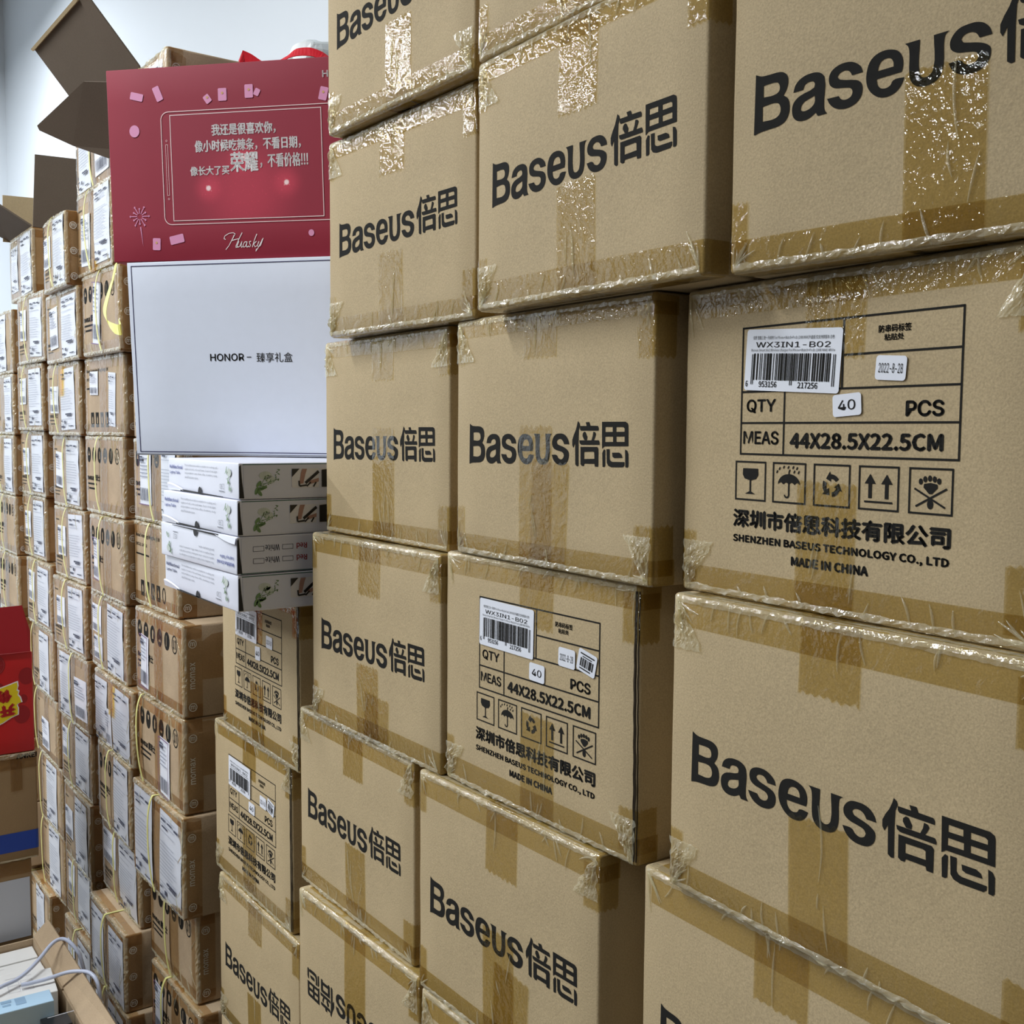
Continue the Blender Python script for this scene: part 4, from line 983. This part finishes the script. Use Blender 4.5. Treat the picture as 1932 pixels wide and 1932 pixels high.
    for q, s in enumerate(('This multifunction table is suitable for reading and', 'applies to beds, sofas and lawns. Easy to fold, light', 'and portable to carry. Home office, dormitory, study', 'and leisure use.')):
        x1 = x0 + (.195 if q < 3 else .125); tx(k, s, x0 + .072, h - .0095 - .0051 * q, x1, h - .0062 - .0051 * q, .0)
    tx(k, 'CE', x0 + .203, h - .0325, x0 + .211, h - .0265, .0); k2 = TT(x0 + .216, h - .0295); k.frame(k2[0] - .0018, k2[1] - .003, k2[0] + .0018, k2[1] + .003, .0005)
    a_, b_ = TT(x0 + .201, h - .0360), TT(x0 + .219, h - .0350); k.rect(min(a_[0], b_[0]), min(a_[1], b_[1]), max(a_[0], b_[0]), max(a_[1], b_[1]))
    k.build('small_lettering', GREYINK, t, F)
    g, g2 = Ink(), Ink(); cx = x0 + .235
    for _ in range(22): q = rr.random(); g.ell(cx - .008 + .014 * q + rr.uniform(-.004, .004), h - .006 - .028 * q, rr.uniform(.0010, .0026), .0008, 7, rr.uniform(.8, 2.2))
    g2.ell(cx + .002, h - .012, .007, .005, 14)
    g2.build('leaf_haze_print', LEAF2, t, lambda x, y: G(x, y) + Vector((0, -.0002, 0))); g.build('leaf_print', LEAF, t, lambda x, y: G(x, y) + Vector((0, -.0005, 0)))
    # lid tab with its thumb notch and the slit beneath it
    k = Ink(); k.poly([(x0 + .055, .0003), (x0 + L_ * .82, .0003), (x0 + L_ * .82, .0012), (x0 + .055, .0030)]); k.add(loops_vf([[(x0 + L_ * .5 + .007 * math.cos(q * PI / 8), .001 + .0085 * math.sin(q * PI / 8)) for q in range(9)]]))
    k.build('lid_notch', DARKGAP, t, lambda x, y: G(x, y) + Vector((0, -.0006, 0)))
    # the lid's curled front flap
    vs, fs = [], []
    n = 14
    for q in range(n + 1):
        u = x0 + .001 + .075 * q / n; c = math.cos(q / n * PI / 2)
        zz = .0012 + .0085 * c * (1 if not flip else 1)
        for z, e in ((zz, .0012), (zz - .0014, .0016 + .0012 * c), (.0004, .0014)):
            P = (u, z) if not flip else (-L_ - u + .002, h - z); vs.append(Vector((P[0], -e, P[1])))
    for q in range(n):
        for b in (0, 1): fs.append((q * 3 + b, q * 3 + b + 1, q * 3 + b + 4, q * 3 + b + 3))
    link('lid_flap', mesh('lid_flap', vs, fs, GREYB), None, t)
    return t
for i in range(4): lap_box(i)

WHITEB = mat('white_gift_board', rgb(222, 228, 242), 0.45, 0.4, var=.01, vscale=60)
NAVY = mat('navy_line', rgb(38, 34, 84), 0.4)
# white gift box (leans a little to the left)
WZ = -.0386
wb = thing('white_gift_box', 'white gift box with a thin dark border and small black lettering', 'box', (-1.6262, .470, WZ), math.radians(41.5))
wb.rotation_euler = (0, 0, math.radians(41.5))
S = Surf(.365, .085, .278, r=.0012, bulge=.0006, seed=2, lump=.0004)
sh = lambda p: Vector((p[0] - .0385 * max(p[2], 0) , p[1], p[2]))
vs, fs = S.body(6); link('box_body', mesh('box_body', [sh(v) for v in vs], fs, WHITEB, True), None, wb)
Fw = lambda x, y: sh(S.uv(x, y, .0005))
Ink().frame(.0068, .0050, .358, .2725, .0011).build('border_line', NAVY, wb, Fw)
k = Ink(); k.text('HONOR', .1265, .1355, .1790, .1455, .022, font='sans'); k.rect(.1835, .1398, .1905, .1409); k.text('臻享礼盒', .1985, .1330, .2535, .1465, .0); k.build('box_lettering', INK, wb, Fw)
Ink().rect(-.001 + .002, .001, .3645, .0022).build('bottom_edge_line', GREYINK, wb, Fw)  # thin grey line along the bottom of the front face

# red gift box with ribbon handle
REDB = mat('red_gift_board', rgb(150, 36, 56), 0.6, 0.35, var=.03, vscale=9)
PINK = mat('pink_print', rgb(226, 150, 190), 0.5); PINK2 = mat('deep_pink_print', rgb(196, 120, 170), 0.5); PALEP = mat('pale_line_print', rgb(244, 214, 214), 0.5)
WHT = mat('white_print', rgb(245, 240, 240), 0.5); RIB = mat('red_ribbon', rgb(214, 28, 44), 0.45, 0.4, bump=.2, bscale=500); GOLD = mat('gold_print', rgb(214, 170, 110), 0.4)
rb = thing('red_gift_box', 'dark red gift box printed with white writing, with a red ribbon handle', 'box', (-1.648, .449, WZ + .2790), math.radians(43.5))
S = Surf(.40, .090, .2715, r=.0012, bulge=.0006, seed=4, lump=.0004)
sr = lambda p: Vector((p[0] - .027 * p[2], p[1], p[2]))
# print on the screen: a soft red glow with three bursts, printed (its own colours, not light)
def glow_mat():
    m = mat('red_gift_print', rgb(150, 36, 56), 0.6, 0.35)
    nt = m.node_tree; N = nt.nodes; L2 = nt.links; b = N['Principled BSDF']
    tc = N.new('ShaderNodeTexCoord'); last = None
    def burst(cx, cz, r, amp, last):
        vd = N.new('ShaderNodeVectorMath'); vd.operation = 'DISTANCE'; sp = N.new('ShaderNodeSeparateXYZ'); cb_ = N.new('ShaderNodeCombineXYZ')
        L2.new(tc.outputs['Object'], sp.inputs[0]); L2.new(sp.outputs[0], cb_.inputs[0]); L2.new(sp.outputs[2], cb_.inputs[2])
        L2.new(cb_.outputs[0], vd.inputs[0]); vd.inputs[1].default_value = (cx, 0, cz)
        mr = N.new('ShaderNodeMapRange'); mr.interpolation_type = 'SMOOTHERSTEP'; mr.inputs['From Min'].default_value = 0; mr.inputs['From Max'].default_value = r; mr.inputs['To Min'].default_value = amp; mr.inputs['To Max'].default_value = 0
        L2.new(vd.outputs['Value'], mr.inputs['Value'])
        if last is None: return mr
        ad = N.new('ShaderNodeMath'); ad.operation = 'ADD'; L2.new(last.outputs[0], ad.inputs[0]); L2.new(mr.outputs[0], ad.inputs[1]); return ad
    for q in ((.209, .092, .105, .34), (.150, .100, .030, .35), (.268, .104, .030, .35), (.202, .140, .030, .35), (.150, .100, .006, .8), (.268, .104, .006, .8), (.202, .140, .006, .8)): last = burst(*q, last)
    vo = N.new('ShaderNodeTexVoronoi'); vo.inputs['Scale'].default_value = 190; L2.new(tc.outputs['Object'], vo.inputs['Vector'])
    st = N.new('ShaderNodeMapRange'); st.inputs['From Min'].default_value = .05; st.inputs['From Max'].default_value = .25; st.inputs['To Min'].default_value = .5; st.inputs['To Max'].default_value = 0; L2.new(vo.outputs['Distance'], st.inputs['Value'])
    m1 = N.new('ShaderNodeMath'); m1.operation = 'MULTIPLY_ADD'; L2.new(st.outputs[0], m1.inputs[0]); L2.new(last.outputs[0], m1.inputs[1]); L2.new(last.outputs[0], m1.inputs[2])
    rp = N.new('ShaderNodeValToRGB'); e = rp.color_ramp.elements; e[0].color = rgb(150, 38, 58); e[1].color = rgb(255, 225, 225); e[1].position = 1; q = rp.color_ramp.elements.new(.55); q.color = rgb(206, 62, 84)
    L2.new(m1.outputs[0], rp.inputs[0]); L2.new(rp.outputs[0], b.inputs['Base Color'])
    return m
GLOWM = glow_mat()
vs, fs = S.body(6); link('box_body', mesh('box_body', [sr(v) for v in vs], fs, REDB, True), None, rb)
Fr = lambda x, y: sr(S.uv(x, y, .0004)); Fr2 = lambda x, y: sr(S.uv(x, y, .0007))
Ink().rect(.0975, .056, .3245, .2035).build('screen_print', GLOWM, rb, Fr)
k = Ink()
fx0, fx1, fy0, fy1 = .0835, .4005, .0508, .2085
P = rounded(fx0, fy0, fx1 + .02, fy1, .011, 6); P = [p for p in P if p[0] < .398]
k.line(.0945, fy1, .399, fy1, .0011); k.line(.0945, fy0, .399, fy0, .0011); k.line(fx0, fy0 + .011, fx0, fy1 - .011, .0011)
k.ring(fx0 + .011, fy1 - .011, .0115, .0115, .0011, 8, PI / 2, PI); k.ring(fx0 + .011, fy0 + .011, .0115, .0115, .0011, 8, PI, 1.5 * PI)
k.frame(.0975, .056, .3245, .2035, .0011); k.frame(.0893, .092, .0925, .163, .0005); k.ring(.0909, .1685, .0014, .0014, .0004, 12); k.ring(.0912, .0870, .0014, .0014, .0004, 12)
k.build('screen_outline', PALEP, rb, Fr2)
k = Ink()
k.text('我还是很喜欢你，', .1610, .1720, .2570, .1880, .018); k.text('像小时候吃辣条，不看日期，', .1345, .1500, .2935, .1665, .018)
k.text('像长大了买', .1262, .1180, .1855, .1305, .018); k.text('荣耀', .1882, .1210, .2290, .1480, .02); k.text('，不看价格!!!', .2330, .1250, .3035, .1440, .018)
k.build('slogan_lettering', WHT, rb, lambda x, y: sr(S.uv(x, y, .0009)))
k = Ink()
for st in [[(0.1908,0.0352),(0.1858,0.0274),(0.1807,0.019),(0.1758,0.0136)],[(0.176,0.0277),(0.1734,0.029),(0.1749,0.0326),(0.1814,0.0361),(0.1882,0.0368),(0.191,0.0348),(0.188,0.0322)],[(0.2015,0.0367),(0.1965,0.0283),(0.1912,0.0181),(0.1913,0.016),(0.1941,0.0174)],[(0.185,0.0259),(0.1918,0.0275),(0.1969,0.0283)],[(0.196,0.0247),(0.193,0.0186),(0.1937,0.0161),(0.197,0.0175),(0.2006,0.0242),(0.1989,0.0175),(0.2,0.016),(0.2024,0.0181)],[(0.2079,0.0237),(0.2046,0.0234),(0.2021,0.0192),(0.203,0.0161),(0.2057,0.0173),(0.2086,0.0236),(0.2069,0.0176),(0.2081,0.016),(0.2104,0.0181)],[(0.2146,0.0241),(0.2118,0.0237),(0.2122,0.0211),(0.2136,0.0187),(0.2122,0.0163),(0.2087,0.017)],[(0.2236,0.0342),(0.2194,0.0252),(0.216,0.0162)],[(0.2225,0.0239),(0.2182,0.0204),(0.2202,0.016),(0.223,0.0178)],[(0.2263,0.0238),(0.2239,0.0184),(0.2253,0.0159),(0.2287,0.0182),(0.2328,0.0279)],[(0.2319,0.0267),(0.226,0.0165),(0.2212,0.0103),(0.2221,0.0135)]]:
    for q in range(len(st) - 1):
        k.line(*st[q], *st[q + 1], .0009 if q else .0011); k.ell(*st[q + 1], .00048, .00048, 7)
k.build('script_lettering', WHT, rb, Fr2)
k = Ink(); k.text('HONOR', .3285, .2440, .376, .2530, .025, font='sans'); k.build('maker_lettering', WHT, rb, Fr2)
g_ = Ink()
def card(cx, cy, w, h, a, star=False):
    k = Ink(); c, q = math.cos(a), math.sin(a)
    k.poly([(cx + x * c - y * q, cy + x * q + y * c) for x, y in rounded(-w / 2, -h / 2, w / 2, h / 2, .0015, 2)])
    k.build('pink_card_print', PINK, rb, Fr2)
    if star: g_.ell(cx, cy + .002, .002, .002, 5)
card(.0470, .2320, .0200, .0105, -.25); card(.0800, .2345, .0105, .0210, .38); card(.1560, .2235, .0095, .0120, .6, True); card(.1790, .2285, .0130, .0175, 0, True); card(.2190, .2310, .0125, .0185, 0, True); card(.2310, .2290, .008, .010, -.5); card(.3290, .2220, .0120, .0180, -.25, True)
card(.0690, .0240, .0120, .0170, -.05, True); card(.1010, .0300, .0220, .0120, .2)
Ink().ell(.0415, .1840, .0078, .0085, 24).build('pink_dot_print', PINK, rb, Fr2); Ink().ell(.3050, .0335, .0042, .0046, 20).build('pink_dot_print', PINK, rb, Fr2)
k = Ink()
for i in range(12):
    a = i * PI / 6; r0, r1 = .0040, .0145 if i % 2 == 0 else .0105
    k.line(.0440 + r0 * math.cos(a), .0640 + r0 * math.sin(a), .0440 + r1 * math.cos(a), .0640 + r1 * math.sin(a), .0011); k.ell(.0440 + r1 * math.cos(a), .0640 + r1 * math.sin(a), .0014, .0014, 8)
k.poly([(.0440, .049), (.0458, .049), (.0478, .021)])
(kk := k).build('firework_print', PINK, rb, Fr2); g_.build('gold_print', GOLD, rb, lambda x, y: sr(S.uv(x, y, .001)))
tops = .2715
def rp(x, z, y): return sr(Vector((x, y, z)))
rpts = [(.202, tops - .002, .046), (.2020, .276, .045), (.196, .288, .035), (.192, .2925, .036), (.204, .288, .040), (.222, .278, .043), (.240, .2795, .044), (.258, .288, .044), (.272, .2945, .044), (.292, .2950, .045), (.309, .2895, .046), (.323, .281, .047), (.326, tops - .002, .047)]
rw = [(.002, .018, 0)] * 2 + [(.004, .010, .014), (.003, .006, .017), (.003, .006, .016), (.002, .006, .014), (.001, .010, .012), (0, .012, .010), (0, .010, .014), (.0, .008, .014), (.003, .010, .011), (.004, .016, .003), (.002, .018, 0)]
ribbon('ribbon_handle', [rp(*p) for p in rpts], rw, RIB, rb, .0008)

# a piece of clear wrap lying on top behind the red box
S = Surf(.075, .06, .044, r=.02, bulge=0, seed=12, lump=.012)
vs, fs = S.body(10)
wr = link('plastic_wrap', mesh('plastic_wrap', vs, fs, FOAM, False)); wr.location = (-1.745, .76, .5945); wr.rotation_euler = (0, 0, .2)
tag(wr, 'crumpled milky plastic wrap on the parcel stack behind the ribbon', 'plastic wrap')

# ------------------------------------------------------------------ stack across the aisle at the lower left
BLUET = mat('blue_tape', rgb(24, 62, 150), 0.35, 0.5); REDC = mat('red_snack_board', rgb(196, 24, 30), 0.4, 0.5, var=.03, vscale=8); REDD = mat('dark_red_print', rgb(150, 18, 28), 0.45); YEL = mat('yellow_print', rgb(232, 208, 30), 0.45)
REDIN = mat('red_lid_board', rgb(140, 12, 22), 0.45, 0.4); CRIMS = mat('crimson_ink', rgb(176, 16, 24), 0.5); GREYSH = mat('pale_sheet', rgb(186, 190, 198), 0.6)
XF = -2.1
def side_box(name, label, cat, y1, z0, z1, w, d, m, seed, x=XF, yaw=PI / 2, group=None):
    t = thing(name, label, cat, (x, y1 - w, z0), yaw, group)
    S = Surf(w, d, z1 - z0, seed=seed); link('carton_body', mesh('carton_body', *S.body(6), m, True), None, t)
    return t, S
b1, S1 = side_box('cardboard_carton', 'brown carton at the left edge with a band of blue tape', 'carton', .4155, -.7880, -.5885, .42, .34, KRAFT_DK, 31)
w = S1.w
strip('blue_tape_band', S1, BLUET, b1, -.01, w + .01, .018, .053, off=.0006)
strip('tape_strip', S1, TAPE2, b1, -.01, w + .01, .170, .215, off=.0006); strip('tape_strip', S1, TAPE2, b1, w - .045, w - .025, .13, .2, off=.0009, rag=(0, 0, 1, 0))
crumple('tape_fold', S1, CLEAR, b1, .2, w - .003, .19, .205, amp=.004, seed=5, nu=40); crumple('tape_fold', S1, CLEAR, b1, .2, w - .003, -.004, .004, amp=.003, seed=6, nu=40)
Ink().text('ANKER', w - .034, .1885, w + .005, .1965, .03).build('maker_lettering', INK, b1, on(S1, .0012))
b2, S2 = side_box('cardboard_carton', 'brown carton at the left edge carrying a large pale sheet', 'carton', .4030, -1.10, -.7890, .40, .33, KRAFT_DK, 32, XF - .004)
w2 = S2.w; strip('pale_sheet', S2, GREYSH, b2, w2 - .18, w2 - .004, .165, .277, off=.001); strip('tape_strip', S2, TAPE2, b2, 0, w2 + .005, .285, .31, off=.0006)
b3, S3 = side_box('cardboard_carton', 'plain brown carton at the foot of the stack at the left edge', 'carton', .4030, FLOOR_Z, -1.1005, .40, .33, KRAFT_DK, 33, XF - .004)
rc, SR = side_box('red_carton', 'bright red carton with a yellow graphic and raised dark red lid', 'carton', .4130, -.5880, -.4050, .30, .26, REDC, 34)
wr_ = SR.w; Y = lambda y: y - (.4130 - wr_); ZZ = lambda z: z + .5880
k = Ink()
for cx, cy, r in ((.352, -.424, .0175), (.402, -.449, .0155), (.3925, -.518, .0165), (.396, -.490, .008), (.355, -.466, .010), (.33, -.45, .02), (.31, -.52, .02)): Ink().ell(Y(cx), ZZ(cy), r * .85, r, 22).build('fruit_print', REDD, rc, on(SR, .0003))
k = Ink()
for i in range(8):
    a = i * PI / 4; k.line(Y(.352), ZZ(-.424), Y(.352) + .011 * math.cos(a), ZZ(-.424) + .0135 * math.sin(a), .0006)
k.ring(Y(.352), ZZ(-.424), .0135, .016, .0006); k.build('slice_print', mat('faded_red_print', rgb(186, 70, 74), .5), rc, on(SR, .0005))
star = [(.300, -.480), (.335, -.472), (.358, -.4665), (.3855, -.4585), (.3865, -.467), (.3845, -.473), (.3875, -.4755), (.3860, -.482), (.3895, -.4865), (.3920, -.496), (.3870, -.497), (.3840, -.5000), (.3860, -.5050), (.3855, -.5170), (.3740, -.5210), (.3600, -.5290), (.330, -.5400), (.300, -.545)]
k = Ink(); cxm, czm = .345, -.502
k.add(loops_vf([[(Y(cxm + (a - cxm) * 1.05), ZZ(czm + (b - czm) * 1.06)) for a, b in star]])); k.build('graphic_outline', WHT, rc, on(SR, .0005))
k = Ink(); k.add(loops_vf([[(Y(a), ZZ(b)) for a, b in star]])); k.build('graphic_print', YEL, rc, on(SR, .0007))
k = Ink(); k.text('开', Y(.3565), ZZ(-.5165), Y(.3800), ZZ(-.4985), .06, rot=PI + .12); k.text('你', Y(.3480), ZZ(-.4925), Y(.3745), ZZ(-.4720), .06, rot=PI + .12); k.text('心', Y(.330), ZZ(-.5225), Y(.350), ZZ(-.506), .06, rot=PI + .12)
k.build('graphic_lettering', CRIMS, rc, on(SR, .0010))
L3 = lambda P: [Vector((y - (.4130 - wr_), -(x - XF), z + .5880)) for x, y, z in P]
panel('lid_flap', L3([(XF, .1135, -.4045), (XF, .4095, -.4045), (XF - .012, .4125, -.3721), (XF - .025, .402, -.3235), (XF - .02, .12, -.330)]), .003, REDIN, rc)
panel('lid_flap', L3([(XF - .262, .12, -.404), (XF - .262, .405, -.404), (XF - .275, .41, -.335), (XF - .28, .395, -.30), (XF - .28, .12, -.30)]), .003, KRAFT_SHADE, rc)

# ------------------------------------------------------------------ open carton of small goods in the lower left corner
RZ = -.93
oc = thing('open_goods_carton', 'open brown carton full of small white boxes at the lower left', 'carton', (-2.078, -.05, FLOOR_Z))
hh = RZ - FLOOR_Z; ox1 = .50; oy = .450
for nm_, bb_ in (('side_wall', (0, ox1, oy - .004, oy, 0, hh)), ('side_wall', (0, ox1, 0, .004, 0, hh)), ('end_wall', (0, .004, .0045, oy - .0045, 0, hh)), ('end_wall', (ox1 - .004, ox1, .0045, oy - .0045, 0, hh)), ('base_panel', (.0045, ox1 - .0045, .0045, oy - .0045, 0, .004)), ('inner_liner', (.0045, ox1 - .0045, .0045, oy - .0045, hh - .09, hh - .086))):
    link(nm_, mesh(nm_, *boxvf(*bb_), KRAFT2 if nm_ != 'inner_liner' else KRAFT_DK), None, oc)
panel('side_flap', [Vector(p) - Vector(oc.location) for p in [(-2.078, .4005, RZ + .001), (-1.578, .4005, RZ + .001), (-1.562, .431, -.905), (-2.068, .424, -.900)]], .004, KRAFT2, oc)
WB_ = mat('white_small_box', rgb(232, 232, 230), 0.4, 0.5, var=.01, vscale=60); WB2 = mat('silver_print', rgb(198, 198, 202), 0.4); LB = mat('light_blue_box', rgb(176, 208, 232), 0.4, 0.5); LBP = mat('pale_blue_print', rgb(140, 172, 200), 0.4)
BLK = mat('black_plastic', rgb(28, 28, 30), 0.3, 0.6)
def small_box(name, label, x, y, z, lx, ly, lz, rz, m, group=None, prints=None, pm=None, ry=0.0):
    t = thing(name, label, 'box', (x, y, z), rz, group, ry)
    vs, fs = boxvf(0, lx, 0, ly, 0, lz)
    bm = bmesh.new(); vv = [bm.verts.new(v) for v in vs]; [bm.faces.new([vv[i] for i in f]) for f in fs]
    bmesh.ops.bevel(bm, geom=bm.edges[:], offset=.0012, segments=2, profile=.5, affect='EDGES')
    me = bpy.data.meshes.new('box_body'); bm.to_mesh(me); bm.free(); me.materials.append(m); link('box_body', me, None, t)
    if prints: k = Ink(); prints(k); k.build('box_print', pm, t, lambda a, b: Vector((a, b, lz + .0004)))
    return t
base = RZ - .0850
def top_lines(k): k.rect(.012, .055, .013, .085); k.rect(.020, .040, .021, .075)
bz = RZ - .012
small_box('white_accessory_box', 'white box in the open carton, farthest of the three lying side by side', -2.071, .250, base, .048, .144, bz - base + .001, 0, WB_, 'white boxes side by side in the open carton', top_lines, WB2)
small_box('white_accessory_box', 'white box in the open carton, middle of the three lying side by side', -2.0215, .2505, base, .034, .144, bz - base - .001, 0, WB_, 'white boxes side by side in the open carton', top_lines, WB2)
small_box('white_accessory_box', 'white box in the open carton, nearest of the three lying side by side', -1.9865, .2500, base, .036, .1445, bz - base, 0, WB_, 'white boxes side by side in the open carton', top_lines, WB2)
def charger(k):
    k.rect(.010, .020, .0112, .060)
    for r in range(2):
        for c in range(3): k.frame(.026 + c * .013, .022 + r * .020, .036 + c * .013, .039 + r * .020, .0006)
small_box('white_charger_box', 'white box with a faint outline drawing lying above the other boxes', -1.918, .3000, base, .088, .092, -.913 - base, -.09, WB_, None, charger, WB2)
def bl(k): k.rect(.004, .045, .026, .060); k.rect(.004, .025, .012, .040); k.rect(.016, .026, .022, .038)
small_box('light_blue_box', 'light blue box lying in the foreground of the open carton', -1.812, .270, base, .040, .098, -.900 - base, -.04, LB, None, bl, LBP)
def bk(k): k.rect(.004, .01, .006, .05)
small_box('black_accessory_box', 'black box half hidden beside the light blue box', -1.770, .345, base, .040, .040, -.925 - base, 0, BLK, None, bk, WB2)
CAB = mat('pale_grey_cable', rgb(196, 204, 226), 0.35, 0.5)
t = tube('charging_cable', [(-1.84, .270, -.905), (-1.855, .3009, -.897), (-1.8669, .3205, -.902), (-1.8755, .3389, -.900), (-1.8885, .3578, -.895), (-1.9176, .3804, -.893), (-1.9464, .3994, -.890), (-1.9583, .4168, -.888), (-1.9500, .4290, -.890), (-1.935, .440, -.905), (-1.930, .450, -.930), (-1.93, .452, -.97)], .0033, CAB)
tag(t, 'pale grey cable looping high over the carton flap', 'cable')
t = tube('charging_cable', [(-1.857, .335, -.9045), (-1.853, .3600, -.905), (-1.8529, .3871, -.903), (-1.8506, .4050, -.900), (-1.8408, .4190, -.8985), (-1.8292, .4318, -.898), (-1.8193, .4369, -.900), (-1.806, .4420, -.906), (-1.800, .4440, -.925), (-1.800, .445, -.96)], .0033, CAB)
tag(t, 'pale grey cable bending low over the edge of the carton flap', 'cable')
